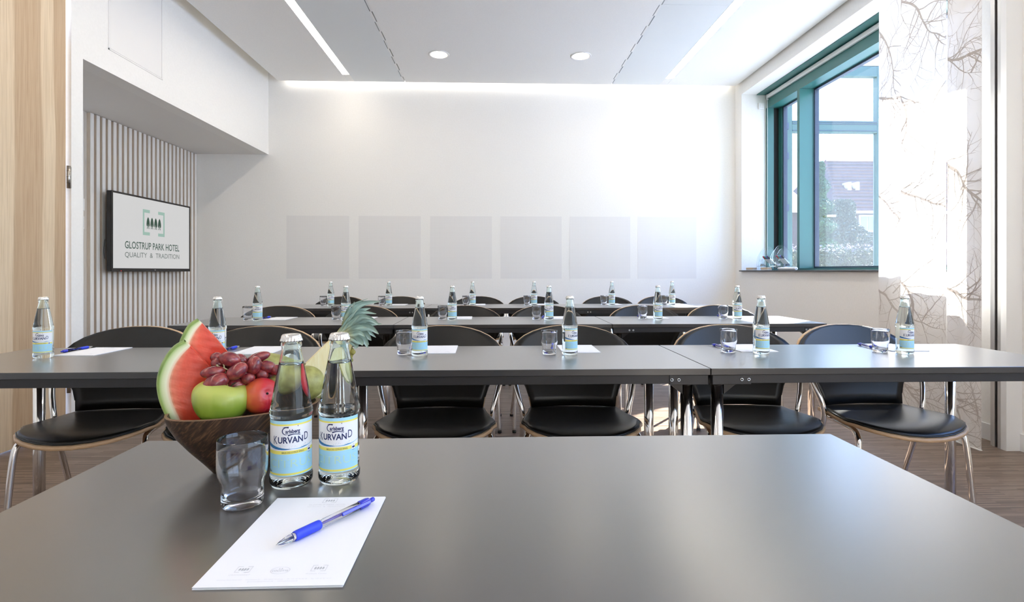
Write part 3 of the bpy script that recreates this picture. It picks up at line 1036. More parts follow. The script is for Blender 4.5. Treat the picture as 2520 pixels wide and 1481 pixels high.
# ================================================================== TABLES
def make_table(x0, x1, y0, y1, label, group):
    wd, dp = x1 - x0, y1 - y0
    o = thing('folding_table', label, 'table', (x0, y0, 0), group=group)
    tp = MB().rbox(0.0015, 0, T - 0.021, wd - 0.0015, dp, T, 0.0012, 0, 1)
    top = tp.build('tabletop', [M['table'], M['black_edge']], o)
    for pl in top.data.polygons:
        if pl.normal.z < 0.9:
            pl.material_index = 1
    zb = T - 0.0212
    for yy in (0.006, dp - 0.022):
        MB().rbox(0.13, yy, zb - 0.028, wd - 0.13, yy + 0.016, zb, 0.001, 0, 1).build('rail', M['black'], o)
    for (lx, sx_) in ((0.052, 1), (wd - 0.052, -1)):
        MB().rbox(lx - 0.02, 0.09, zb - 0.026, lx + 0.02, dp - 0.09, zb, 0.002, 0, 1).build('cross_rail', M['black'], o)
        for (yy, sy) in ((0.075, 1), (dp - 0.03, -1)):
            lg_ = MB().tube([(lx, yy, 0.012), (lx, yy, zb - 0.036)], 0.0195, 20)
            leg = lg_.build('leg', M['chrome'], o)
            MB().lathe([(0, 0), (0.02, 0), (0.021, 0.004), (0.0205, 0.012), (0, 0.012)], 16, lambda x, y, z: (x + lx, y + yy, z)).build('foot_cap', M['rubber'], leg)
            # cast bracket: plate along the rail, gusset and socket round the leg top
            b = MB()
            yf = 0.004 if sy > 0 else dp - 0.024
            xa, xb = (lx - 0.045, lx + 0.082) if sx_ > 0 else (lx - 0.082, lx + 0.045)
            b.rbox(xa, yf, zb - 0.031, xb, yf + 0.020, zb, 0.001, 0, 1)
            gx0, gx1 = (lx + 0.018, lx + 0.075) if sx_ > 0 else (lx - 0.018, lx - 0.075)
            b.prism([(gx1, zb - 0.03), (gx0, zb - 0.03), (gx0, zb - 0.075)], lambda u, v, d: (u, d, v), yy - 0.012, yy + 0.012)
            ex = lx - 0.035 * sx_
            b.prism([(ex, zb), (lx, zb), (lx, zb - 0.085), (ex + 0.012 * sx_, zb - 0.03)], lambda u, v, d: (u, d, v), yy + 0.016, yy + 0.030)
            b.lathe([(0, zb), (0.026, zb), (0.025, zb - 0.03), (0.0215, zb - 0.042), (0.0, zb - 0.042)], 18, lambda x, y, z: (x + lx, y + yy, z))
            b.box(lx - 0.022, min(yf + 0.0205, yy - 0.02), zb - 0.029, lx + 0.022, max(yf - 0.0005, yy + 0.02), zb - 0.003) if sy < 0 else b.box(lx - 0.022, yf + 0.0205, zb - 0.029, lx + 0.022, yy + 0.02, zb - 0.003)
            br = b.build('bracket', M['black'], o)
            if sy > 0:
                for q in (0.055, 0.078):
                    bx = lx + (q + 0.0) * sx_ - 0.004 * sx_
                    c = MB().lathe([(0, 0), (0.0028, 0), (0.0028, 0.0012), (0.0052, 0.0012), (0.0058, -0.002), (0, -0.002)], 14, lambda x, y, z: (bx + x, yf - z, zb - 0.0155 + y))
                    c.build('bolt', M['steel'], br)
    return o
XS = (-1.885, -0.592, 0.697, 1.995)
TY = ((1.68, 2.22), (3.105, 3.645), (4.50, 5.04))
PLC = ('left', 'centre', 'right')
HINT = ('nearest the slatted wall', 'in the middle of the row', 'at the window end')
for r in range(3):
    for c in range(3):
        a, b = XS[c], XS[c + 1]
        make_table(a, b, TY[r][0], TY[r][1], 'grey topped folding table in the %s row, %s' % (ROW[r], HINT[c]), 'grey folding tables in rows')
make_table(-0.645, 0.65, 0.44, 1.0, 'grey speaker table in the foreground carrying the fruit bowl', None)

# ================================================================== CHAIRS
def seat_outline(grow=0.0, n=10):
    pts = []
    hw_f, hw_b, yf, yb, bow = 0.237 + grow, 0.192 + grow, -0.065, 0.168 + grow * 0.5, 0.160 + grow
    # back edge left to right, right side, rounded front corner, bowed front, and back up the left
    right = [(hw_b - 0.012, yb), (hw_b, yb - 0.012), (hw_b + 0.013, yb - 0.09), (hw_b + 0.030, yf + 0.075), (hw_f, yf + 0.01), (hw_f + 0.001, yf - 0.012), (hw_f - 0.012, yf - 0.032)]
    front = [((hw_f - 0.012) * cos(t), yf - 0.032 - (bow - 0.032) * sin(t) ** 1.0) for t in [PI * (k + 1) / (n + 1) * 1.0 for k in range(n)]]
    left = [(-x, y) for x, y in right[::-1]]
    return right + front + left

def seat_z(x, y):
    return -0.018 * max(0.0, (-y - 0.10) / 0.12) ** 2 + 0.018 * (abs(x) / 0.24) ** 2.2 * 0.4 - 0.004

def slab_from_outline(out, zt, zb_, inset, crown=0.0, mi=0):
    """domed pad or ply board following seat_z"""
    m = MB()
    cx, cyy = 0.0, 0.0
    rings = []
    for f, dz in ((1.0, zb_), (1.0, zt - inset), (0.985, zt - inset * 0.25), (0.95, zt), (0.75, zt + crown * 0.5), (0.45, zt + crown * 0.9), (0.2, zt + crown)):
        rings.append(m.verts([(x * f, y * f - 0.02 * (1 - f), dz + seat_z(x * f, y * f - 0.02 * (1 - f))) for x, y in out]))
    n = len(out)
    for a, b in zip(rings, rings[1:]):
        for j in range(n):
            k = (j + 1) % n
            m.face((a + j, a + k, b + k, b + j), mi, True)
    m.face([rings[-1] + j for j in range(n)], mi, True)
    m.face([rings[0] + j for j in range(n)][::-1], mi)
    return m

BACKP = [(0.457, 0.188), (0.50, 0.196), (0.54, 0.210), (0.58, 0.231), (0.62, 0.254), (0.655, 0.268), (0.685, 0.272), (0.71, 0.264), (0.735, 0.243), (0.757, 0.212), (0.775, 0.172), (0.788, 0.126), (0.796, 0.078), (0.7995, 0.035)]
def back_y(u, z):
    return 0.166 + (z - 0.455) * 0.33 - 0.62 * u * u
def back_shell(off0, off1, shrink, zmin=None):
    m = MB()
    cols = 14
    A, B = [], []
    for z, hw in BACKP:
        w_ = max(hw - shrink, 0.012)
        zz = z - shrink * max(0.0, (z - 0.70) / 0.10) if z > 0.7 else z
        if zmin and zz < zmin:
            zz = zmin
        A.append([(w_ * (2 * i / cols - 1), back_y(w_ * (2 * i / cols - 1), zz) + off0, zz) for i in range(cols + 1)])
        B.append([(w_ * (2 * i / cols - 1), back_y(w_ * (2 * i / cols - 1), zz) + off1, zz) for i in range(cols + 1)])
    ka = m.grid(A); kb = m.grid(B)
    n = len(BACKP)
    for i in range(n - 1):
        m.face((ka[i], ka[i + 1], kb[i + 1], kb[i])); m.face((ka[i] + cols, ka[i + 1] + cols, kb[i + 1] + cols, kb[i] + cols))
    for j in range(cols):
        m.face((ka[0] + j, ka[0] + j + 1, kb[0] + j + 1, kb[0] + j)); m.face((ka[-1] + j, ka[-1] + j + 1, kb[-1] + j + 1, kb[-1] + j))
    return m

def make_chair(label):
    o = thing('conference_chair', label, 'chair', group='black chairs behind the audience tables')
    slab_from_outline(seat_outline(0.007), 0.4425, 0.4295, 0.002).build('seat_board', M['beech'], o, label='beech plywood seat edge')
    slab_from_outline(seat_outline(-0.002), 0.4555, 0.4427, 0.007, 0.004).build('seat_cushion', M['leather'], o)
    so = seat_outline(-0.001)
    MB().tube([(x, y, 0.4465 + seat_z(x, y)) for x, y in so + so[:1]], 0.0028, 6, caps=False).build('seat_piping', M['piping'], o)
    back_shell(0.0, 0.011, 0.0).build('backrest', M['beech'], o, label='curved beech plywood back shell')
    back_shell(-0.013, -0.0005, 0.004, 0.457).build('back_cushion', M['leather'], o)
    edge = [(hw - 0.0035, back_y(hw - 0.0035, z) - 0.010, z - 0.0035 * max(0.0, (z - 0.7) / 0.1)) for z, hw in BACKP[1:]]
    loop = edge + [(-x, y, z) for x, y, z in edge[::-1]]
    MB().tube(loop, 0.0032, 6).build('back_piping', M['piping'], o)
    for s in (-1, 1):
        f = MB().tube([(s * 0.196, 0.125, 0.420), (s * 0.202, 0.02, 0.418), (s * 0.212, -0.075, 0.414), (s * 0.222, -0.112, 0.396), (s * 0.228, -0.128, 0.35), (s * 0.238, -0.140, 0.18), (s * 0.247, -0.15, 0.008)], 0.0112, 12, smooth=5)
        fl = f.build('front_leg', M['chrome'], o)
        MB().lathe([(0, 0), (0.0125, 0), (0.0125, 0.014), (0, 0.014)], 12, lambda x, y, z: (x + s * 0.247, y - 0.15, z)).build('foot_cap', M['rubber'], fl)
        r_ = MB().tube([(s * 0.240, 0.232, 0.672), (s * 0.257, 0.185, 0.655), (s * 0.262, 0.130, 0.605), (s * 0.249, 0.098, 0.54), (s * 0.229, 0.078, 0.46), (s * 0.226, 0.090, 0.38), (s * 0.236, 0.16, 0.20), (s * 0.252, 0.245, 0.008)], 0.0112, 12, smooth=6)
        rl = r_.build('rear_leg', M['chrome'], o)
        MB().lathe([(0, 0), (0.0125, 0), (0.0125, 0.014), (0, 0.014)], 12, lambda x, y, z: (x + s * 0.252, y + 0.245, z)).build('foot_cap', M['rubber'], rl)
        MB().tube([(s * 0.195, 0.10, 0.421), (s * 0.230, 0.082, 0.421)], 0.0065, 10).build('connector', M['chrome'], o)
    MB().tube([(-0.205, -0.03, 0.412), (0.205, -0.03, 0.412)], 0.007, 10).build('stretcher', M['chrome'], o)
    MB().tube([(-0.20, 0.10, 0.412), (0.20, 0.10, 0.412)], 0.007, 10).build('stretcher', M['chrome'], o)
    return o
CH = [[(-1.58, 5), (-1.03, 3), (-0.235, 0), (0.345, 0), (1.075, -2), (1.65, 3)],
      [(-1.52, 4), (-0.947, 0), (-0.214, 0), (0.375, 0), (1.093, 2), (1.665, 3)],
      [(-1.496, 0), (-0.925, 2), (-0.160, 0), (0.388, 0), (1.122, 0), (1.680, 2)]]
first = None
for r in range(3):
    for k, (x, a) in enumerate(CH[r]):
        lab = 'black leather chair with chrome legs, %s from the left behind the %s table row' % (ORD[k], ROW[r])
        y = (2.165, 3.585, 5.0)[r] + (0.015 if r == 0 and k == 0 else 0.0)
        if first is None:
            first = make_chair(lab)
            first.location = (x, y, 0); first.rotation_euler = (0, 0, R(a))
        else:
            dup(first, (x, y, 0), R(a), lab)

# ================================================================== BOTTLES, GLASSES
RB = 0.0287
def cyl(r, z0):
    return lambda u, v: (r * sin(u / RB), -r * cos(u / RB), z0 + v)
def make_bottle(label):
    o = thing('water_bottle', label, 'bottle', group='capped water bottles')
    out = [(0, 0.002), (0.022, 0.0), (0.0275, 0.002), (0.0300, 0.008), (0.0301, 0.015), (0.0292, 0.0185), (0.0287, 0.0205), (0.0287, 0.1005), (0.0292, 0.103), (0.0303, 0.106), (0.0303, 0.109), (0.0292, 0.1125),
           (0.0282, 0.118), (0.0262, 0.130), (0.0232, 0.147), (0.0200, 0.164), (0.0170, 0.180), (0.0148, 0.191), (0.0137, 0.198), (0.0134, 0.2015), (0.0143, 0.203), (0.0145, 0.206), (0.0139, 0.2085), (0.0135, 0.211), (0.0135, 0.216)]
    inn = [(0.0105, 0.216), (0.0102, 0.205), (0.0112, 0.197), (0.0150, 0.181), (0.0158, 0.1772), (0.0150, 0.1768), (0, 0.1768)]
    MB().lathe(out + inn, 40).build('glass_body', M['bottle'], o)
    n = 21
    cp = [(0.0152, 0.2105), (0.0149, 0.2120), (0.0143, 0.2155), (0.0138, 0.2185), (0.0122, 0.2205), (0.008, 0.2212), (0, 0.2214)]
    ins = [(0.0137, 0.2105), (0.0137, 0.2165), (0, 0.2165)]
    MB().lathe([ins[2], ins[1], ins[0]] + cp, n * 6, rmod=lambda a, z: 1 + (0.06 * cos(n * a) if z < 0.2130 else 0.018 * cos(n * a) if z < 0.216 else 0)).build('crown_cap', M['cap'], o)
    lb = MB()
    hw = R(76)
    rows = [[((RB + 0.00035) * sin(t), -(RB + 0.00035) * cos(t), z) for t in [(-hw + 2 * hw * i / 28) for i in range(29)]] for z in (0.021, 0.100)]
    lb.grid(rows)
    lab = lb.build('label', M['label'], o, recalc=False)
    p = MB()
    f = cyl(RB + 0.0006, 0)
    p.text('K', lambda u, v: f(-0.0255 + u, 0.0673 + v), 0.0112, 0.0062, 0, bold=0.0)
    p.text('URVAN', lambda u, v: f(-0.0182 + u, 0.0685 + v), 0.0084, 0.0345, 0, bold=0.025)
    p.text('D', lambda u, v: f(0.0183 + u, 0.0698 + v), 0.0112, 0.0065, 0, bold=0.0)
    p.text('arlsberg', lambda u, v: f(-0.0075 + u, 0.0825 + v), 0.0052, 0.0195, 0, bold=0.03)
    def strip(pts):
        k = p.verts([f(u, v) for u, a, b in pts for v in (a, b)])
        return [p.face((k + 2 * i, k + 2 * i + 2, k + 2 * i + 3, k + 2 * i + 1), strip.mi) for i in range(len(pts) - 1)]
    strip.mi = 0
    # big curled C and the leaf stroke under the script
    arc = [(-0.0065 + 0.0052 * cos(t), 0.0856 + 0.0050 * sin(t), 0.0004 + 0.0010 * sin((t - 0.9) / 4.4 * PI)) for t in [0.9 + 4.4 * i / 16 for i in range(17)]]
    k = p.verts([f(-0.0065 + (a + 0.0065) * s_, 0.0856 + (b - 0.0856) * s_) for a, b, w_ in arc for s_ in (1 + w_ * 90, 1 - w_ * 90)])
    for i in range(16):
        p.face((k + 2 * i, k + 2 * i + 2, k + 2 * i + 3, k + 2 * i + 1), 0)
    strip([(-0.0115 + 0.013 * 0, 0.0906, 0.0908), (-0.008, 0.0904, 0.0918), (-0.003, 0.0902, 0.0918)])
    strip([(-0.004 + 0.0165 * t, 0.0802 - 0.0008 + 0.0012 * sin(t * 4) - 0.0013 * (1 - t) ** 2, 0.0802 + 0.0012 * sin(t * 4) + 0.0002 * t) for t in [i / 8 for i in range(9)]])
    p.text('v', lambda u, v: f(0.0085 + u, 0.0912 + v), 0.0022, 0.0015, 0, bold=0.05)
    strip.mi = 1
    W0 = lambda u: 0.0645 + 0.0000 + 4.6 * (u - 0.006) ** 2 - 0.0045
    S = [(-0.0375 + 0.005 * i) for i in range(16)]
    strip([(u, max(W0(u) - 0.0052 * max(0.0, min(1.0, (0.0 - u) / 0.036)) ** 0.8 - 0.0004, 0.0582), W0(u)) for u in S if u < 0.004])
    strip.mi = 2
    strip([(u, W0(u) - 0.0005 - 0.0009 * max(0.0, sin((u) * 90)), W0(u)) for u in S if u > -0.004])
    strip.mi = 1
    strip([(0.012 + 0.002 * i, W0(0.012 + 0.002 * i) - 0.0004, W0(0.012 + 0.002 * i) + 0.0006 * sin(i * 0.55)) for i in range(7)])
    rb = random.Random(4)
    for i in range(22):
        u, v = rb.uniform(-0.026, 0.024), rb.uniform(0.0010, 0.0045)
        q = 0.00022 + 0.0002 * rb.random()
        k = p.verts([f(u + q * cos(a), W0(u) + v + q * sin(a)) for a in (0, 1.57, 3.14, 4.71)])
        p.face((k, k + 1, k + 2, k + 3), 1)
    p.text('BRUS OG CITRUS SMAG', lambda u, v: f(-0.0125 + u, 0.0537 + v), 0.0022, 0.0300, 0)
    p.text('CITRUS', lambda u, v: f(-0.0325 + u, 0.0335 + v), 0.0118, 0.0650, 3, bold=-0.012)
    # small recycling marks and volume
    strip.mi = 4
    strip([(0.0240, 0.0515, 0.0590), (0.0300, 0.0515, 0.0590)])
    k = p.verts([f(0.0272 + 0.0026 * cos(a), 0.0545 + 0.0015 * sin(a)) for a in [2 * PI * i / 12 for i in range(12)]])
    f = cyl(RB + 0.0008, 0)
    p.text('A', lambda u, v: f(0.0262 + u, 0.0572 + v), 0.0018, 0.0016, 0)
    k = p.verts([f(0.0272 + 0.0026 * cos(a), 0.0545 + 0.0015 * sin(a)) for a in [2 * PI * i / 12 for i in range(12)]])
    p.face([k + i for i in range(12)], 0)
    p.text('PANT', lambda u, v: f(0.0248 + u, 0.0500 + v), 0.0012, 0.0046, 0)
    p.text('25cl', lambda u, v: f(-0.0358 + u, 0.0262 + v), 0.0028, 0.0056, 0, bold=0.03)
    p.build('lettering', [M['navy'], M['wave_blue'], M['wave_light'], M['lemon'], M['paper']], lab, recalc=False)
    return o
BT = [[(-1.632, 1.967, -22), (-1.010, 1.962, -24), (-0.278, 1.974, 4), (0.283, 1.98, 40), (1.013, 1.976, 34), (1.560, 1.960, 44)],
      [(-1.500, 3.398, -4), (-0.948, 3.404, 0), (-0.271, 3.404, 2), (0.350, 3.392, 32), (1.056, 3.385, 36), (1.571, 3.372, 36)],
      [(-1.476, 4.815, 25), (-0.955, 4.808, 5), (-0.200, 4.815, 30), (0.360, 4.815, 8), (1.076, 4.815, 10), (1.635, 4.818, 30)]]
b0 = make_bottle('clear water bottle on the speaker table, close against the fruit bowl')
b0.location = (-0.300, 0.791, T + 0.0004); b0.rotation_euler = (0, 0, R(20))
dup(b0, (-0.2335, 0.804, T + 0.0004), R(4), 'clear water bottle on the speaker table, second from the bowl, in front of the pineapple')
for r in range(3):
    for k, (x, y, a) in enumerate(BT[r]):
        dup(b0, (x, y, T + 0.0004), R(a) - math.atan2(x, y), 'capped clear water bottle, %s from the left on the %s table row' % (ORD[k], ROW[r]))

def make_glass(label):
    o = thing('drinking_glass', label, 'glass', group='empty tumblers')
    out = [(0, 0.0), (0.0215, 0.0), (0.0245, 0.0012), (0.0258, 0.004), (0.0262, 0.010), (0.0262, 0.024), (0.0268, 0.030), (0.0285, 0.036), (0.0305, 0.042), (0.0315, 0.050), (0.0318, 0.062), (0.0316, 0.078), (0.0312, 0.0895), (0.0306, 0.0902)]
    inn = [(0.0299, 0.0895), (0.0302, 0.078), (0.0304, 0.062), (0.0300, 0.050), (0.0288, 0.042), (0.0266, 0.036), (0.0246, 0.030), (0.0238, 0.024), (0.0234, 0.016), (0.0215, 0.0115), (0.017, 0.0100), (0, 0.0096)]
    MB().lathe(out + inn, 40).build('tumbler_wall', M['glass'], o)
    return o
GL = [[(2, -0.340, 2.005), (3, 0.207, 1.992), (4, 0.905, 2.016), (5, 1.497, 2.004)],
      [(0, -1.566, 3.409), (1, -1.013, 3.419), (2, -0.336, 3.426), (3, 0.271, 3.412), (4, 0.967, 3.425), (5, 1.500, 3.42)],
      [(0, -1.537, 4.80), (1, -1.016, 4.795), (2, -0.262, 4.81), (3, 0.295, 4.82), (4, 1.005, 4.83), (5, 1.565, 4.83)]]
g0 = make_glass('empty tumbler on the speaker table in front of the dark bowl')
g0.location = (-0.339, 0.723, T + 0.0004)
for r in range(3):
    for k, x, y in GL[r]:
        dup(g0, (x, y, T + 0.0004), 0, 'empty tumbler left of the %s water bottle on the %s table row' % (ORD[k], ROW[r]))

# ================================================================== PADS AND PENS
PW, PL_ = 0.147, 0.205
def make_pad(label):
    o = thing('note_pad', label, 'note pad', group='white letterhead note pads')
    m = MB()
    for i in range(4):
        dx = 0.0004 * ((i * 7) % 3 - 1)
        m.box(dx, dx, 0.0006 * i, PW + dx, PL_ - dx, 0.0006 * i + 0.00055)
    m.build('paper_sheets', M['paper'], o)
    p = MB()
    Z = 0.0026
    f = lambda u, v: (u, v, Z)
    def mini(u0, v0, s, mi=0, mt=0):
        bracket_logo(p, f, u0, u0 + 0.0185 * s, v0, v0 + 0.0135 * s, 0.0062 * s, 0.0009 * s, 1)
        for i in range(4):
            tree_logo(p, f, u0 + (0.0045 + 0.0032 * i) * s, v0 + 0.0035 * s, 0.0062 * s, 0.0034 * s, 0)
    mini(0.0655, 0.1875, 1.0)
    p.text('GLOSTRUP PARK HOTEL', lambda u, v: f(0.0747 + u, 0.1805 + v), 0.0031, 0.049, 1, 'C')
    p.text('QUALITY  &  TRADITION', lambda u, v: f(0.0747 + u, 0.1755 + v), 0.0021, 0.049, 1, 'C')
    p.build('letterhead', [M['ink_grey'], M['ink_pale']], o, recalc=False)
    p = MB()
    mini(0.028, 0.0245, 0.85); mini(0.106, 0.0245, 0.85)
    p.text('ORANGERIET', lambda u, v: f(0.036 + u, 0.019 + v), 0.0022, 0.022, 1, 'C')
    p.text('Wellness Center', lambda u, v: f(0.114 + u, 0.019 + v), 0.0022, 0.022, 1, 'C')
    el = [2 * PI * i / 28 for i in range(29)]
    k = p.verts([f(0.0747 + q * 0.0100 * cos(a), 0.027 + (q * 0.0066 if q < 1 else 0.0066) * sin(a)) for a in el for q in (1.0, 0.93)])
    for i in range(28):
        p.face((k + 2 * i, k + 2 * i + 2, k + 2 * i + 3, k + 2 * i + 1), 1)
    p.text('LA', lambda u, v: f(0.0747 + u, 0.0288 + v), 0.0024, 0.004, 0, 'C')
    p.text('COCOTTE', lambda u, v: f(0.0747 + u, 0.0250 + v), 0.0028, 0.0165, 0, 'C')
    p.text('Glostrup Park Hotel A/S  -  Hovedvejen 41  -  DK-2600 Glostrup  -  Tlf. +45 43 96 00 38  -  Fax +45 43 43 14 11', lambda u, v: f(0.0747 + u, 0.0105 + v), 0.0016, 0.114, 1, 'C')
    p.text('glostrup@parkhotel.dk  -  www.parkhotel.dk', lambda u, v: f(0.0747 + u, 0.0070 + v), 0.0016, 0.05, 1, 'C')
    p.build('footer_print', [M['ink_grey'], M['ink_pale']], o, recalc=False)
    return o
PD = [[(-1.632, 2.010), (-0.995, 2.020), (-0.296, 2.014), (0.261, 2.016), (0.956, 2.014), (1.553, 2.014)],
      [(-1.489, 3.436), (-0.945, 3.438), (-0.296, 3.44), (0.363, 3.434), (1.010, 3.438), (1.56, 3.42)],
      [(-1.395, 4.848), (-0.968, 4.846), (-0.23, 4.85), (0.325, 4.85), (1.043, 4.86), (1.635, 4.852)]]
p0 = make_pad('white letterhead note pad on the speaker table beneath the blue pen')
p0.location = (-0.2975, 0.5305, T)
for r in range(3):
    for k, (x, y) in enumerate(PD[r]):
        dup(p0, (x, y, T), R((k * 37 % 5 - 2) * 0.6), 'white note pad at the %s seat from the left of the %s table row' % (ORD[k], ROW[r]))

def make_pen(label):
    o = thing('ballpoint_pen', label, 'pen', group='blue ballpoint pens')
    ax = lambda x, y, z: (z, x, y)
    MB().lathe([(0, 0.001), (0.0011, 0.002), (0.0019, 0.004), (0.0040, 0.0135), (0.0046, 0.020), (0.0046, 0.0225), (0, 0.0225)], 18, ax).build('tip_cone', M['clear_plastic'], o)
    MB().lathe([(0, 0.0), (0.0004, 0.0), (0.0009, 0.0025), (0.0012, 0.006), (0.0012, 0.0215), (0, 0.0215)], 10, ax).build('metal_point', M['steel'], o)
    gp = [(0, 0.0226), (0.0052, 0.0226), (0.0056, 0.024)] + [(0.0057 + 0.00012 * (i % 2), 0.026 + 0.0009 * i) for i in range(33)] + [(0.0056, 0.0565), (0.0050, 0.0575), (0, 0.0575)]
    MB().lathe(gp, 20, ax).build('grip', M['blue_rubber'], o)
    MB().lathe([(0.0034, 0.0576), (0.0049, 0.0576), (0.0050, 0.060), (0.0050, 0.117), (0.0040, 0.117), (0.0039, 0.060), (0.0034, 0.0576)], 20, ax).build('barrel', M['clear_plastic'], o)
    MB().lathe([(0, 0.058), (0.0016, 0.058), (0.0016, 0.112), (0, 0.112)], 10, ax).build('refill', M['ink_tube'], o)
    cp = MB().lathe([(0, 0.1171), (0.0052, 0.1171), (0.0058, 0.119), (0.0058, 0.129), (0.0050, 0.133), (0.0038, 0.135), (0, 0.135)], 20, ax)
    cp.rbox(0.086, -0.0022, 0.0050, 0.132, 0.0022, 0.0072, 0.0008)
    cp.build('clip_cap', M['blue_plastic'], o)
    MB().lathe([(0, 0.1351), (0.0030, 0.1351), (0.0030, 0.1415), (0.0022, 0.1428), (0, 0.143)], 16, ax).build('push_button', M['blue_plastic'], o)
    return o
def pen_pose(o, tip, ang, z):
    o.location = (tip[0], tip[1], z + 0.0060)
    o.rotation_euler = (0, 0, ang)
n0 = make_pen('blue ballpoint pen lying on the note pad of the speaker table')
pen_pose(n0, (-0.2435, 0.5975), math.atan2(0.116, 0.081), T + 0.0026)
n0.rotation_euler = (R(-75), 0, math.atan2(0.116, 0.081))
n0.rotation_mode = 'XYZ'
n0.rotation_euler = (Matrix.Rotation(math.atan2(0.116, 0.081), 4, 'Z') @ Matrix.Rotation(R(70), 4, 'X')).to_euler()
PN = [(0, 0, (-1.642, 2.216), (-1.655, 2.076), 'beside the pad at the first'), (0, 1, (-1.046, 2.205), (-1.062, 2.065), 'behind the bottle at the second'), (0, 2, (-0.316, 2.205), (-0.318, 2.065), 'behind the tumbler at the third'),
      (0, 3, (0.247, 2.195), (0.226, 2.055), 'behind the tumbler at the fourth'), (0, 4, (0.936, 2.05), (0.915, 2.19), 'behind the tumbler at the fifth'), (0, 5, (1.528, 2.05), (1.541, 2.19), 'behind the tumbler at the sixth'),
      (1, 0, (-1.512, 3.635), (-1.522, 3.495), 'behind the bottle at the first'), (1, 3, (0.338, 3.63), (0.315, 3.49), 'behind the tumbler at the fourth'), (1, 4, (0.985, 3.49), (0.990, 3.63), 'behind the tumbler at the fifth'), (1, 5, (1.535, 3.485), (1.548, 3.625), 'behind the tumbler at the sixth')]
for r, k, a, b, txt in PN:
    ang = math.atan2(b[1] - a[1], b[0] - a[0])
    c = dup(n0, (a[0], a[1], T + 0.0062), None, 'blue ballpoint pen %s seat of the %s table row' % (txt, ROW[r]))
    c.rotation_euler = (Matrix.Rotation(ang, 4, 'Z') @ Matrix.Rotation(R(60), 4, 'X')).to_euler()

# ================================================================== FRUIT BOWL
BC = Vector((-0.397, 0.858, T))
BA = R(28)
AX = Vector((cos(BA), sin(BA), 0)); NX = Vector((sin(BA), -cos(BA), 0))     # along the bowl, and across it towards the room's front
def bw(px, py, d):
    """point seen at (px, py) on the upright plane parallel to the bowl axis, d nearer than the axis -> bowl coordinates"""
    q = ray(px, py)
    t = ((BC + NX * d - EYE).dot(NX)) / q.dot(NX)
    p = EYE + q * t - BC
    return Vector((p.dot(AX), -p.dot(NX), p.z))
bowl = thing('fruit_bowl', 'dark brown oval wooden bowl of fruit on the speaker table', 'bowl', BC, BA)
bm_ = MB()
def ell(a, b, z, n=44, p=2.3):
    out = []
    for i in range(n):
        t = 2 * PI * i / n
        c, s = cos(t), sin(t)
        out.append((a * math.copysign(abs(c) ** (2 / p), c), b * math.copysign(abs(s) ** (2 / p), s), z))
    return out
BP = [(0.040, 0.026, 0.0), (0.047, 0.031, 0.003), (0.060, 0.038, 0.019), (0.079, 0.047, 0.041), (0.095, 0.054, 0.062), (0.105, 0.0585, 0.080), (0.110, 0.0605, 0.096)]
ks = bm_.grid([ell(a, b, z) for a, b, z in BP], closed=True)
bm_.face([ks[0] + i for i in range(44)][::-1])
ki = bm_.grid([ell(a - 0.0035, b - 0.0035, max(z, 0.006)) for a, b, z in BP[::-1]], closed=True)
bm_.face([ki[-1] + i for i in range(44)])
bm_.build('bowl_shell', M['bowl'], bowl)
rm = MB()
o1, o2 = ell(0.1097, 0.0607, 0.096), ell(0.1058, 0.0568, 0.096)
k1, k2 = rm.verts(o1 + [(x, y, z + 0.0012) for x, y, z in o1]), rm.verts(o2 + [(x, y, z + 0.0012) for x, y, z in o2])
for i in range(44):
    j = (i + 1) % 44
    rm.face((k1 + i, k1 + j, k1 + 44 + j, k1 + 44 + i)); rm.face((k2 + i, k2 + j, k2 + 44 + j, k2 + 44 + i)); rm.face((k1 + 44 + i, k1 + 44 + j, k2 + 44 + j, k2 + 44 + i)); rm.face((k1 + i, k1 + j, k2 + j, k2 + i))
rm.build('bowl_rim', M['bowl_rim'], bowl)

def fruit(name, label, cat, pos, group=None):
    """thing standing at bowl coordinates pos, turned with the bowl"""
    o = thing(name, label, cat, BC + AX * pos.x - NX * pos.y + Vector((0, 0, pos.z)), BA, group)
    return o

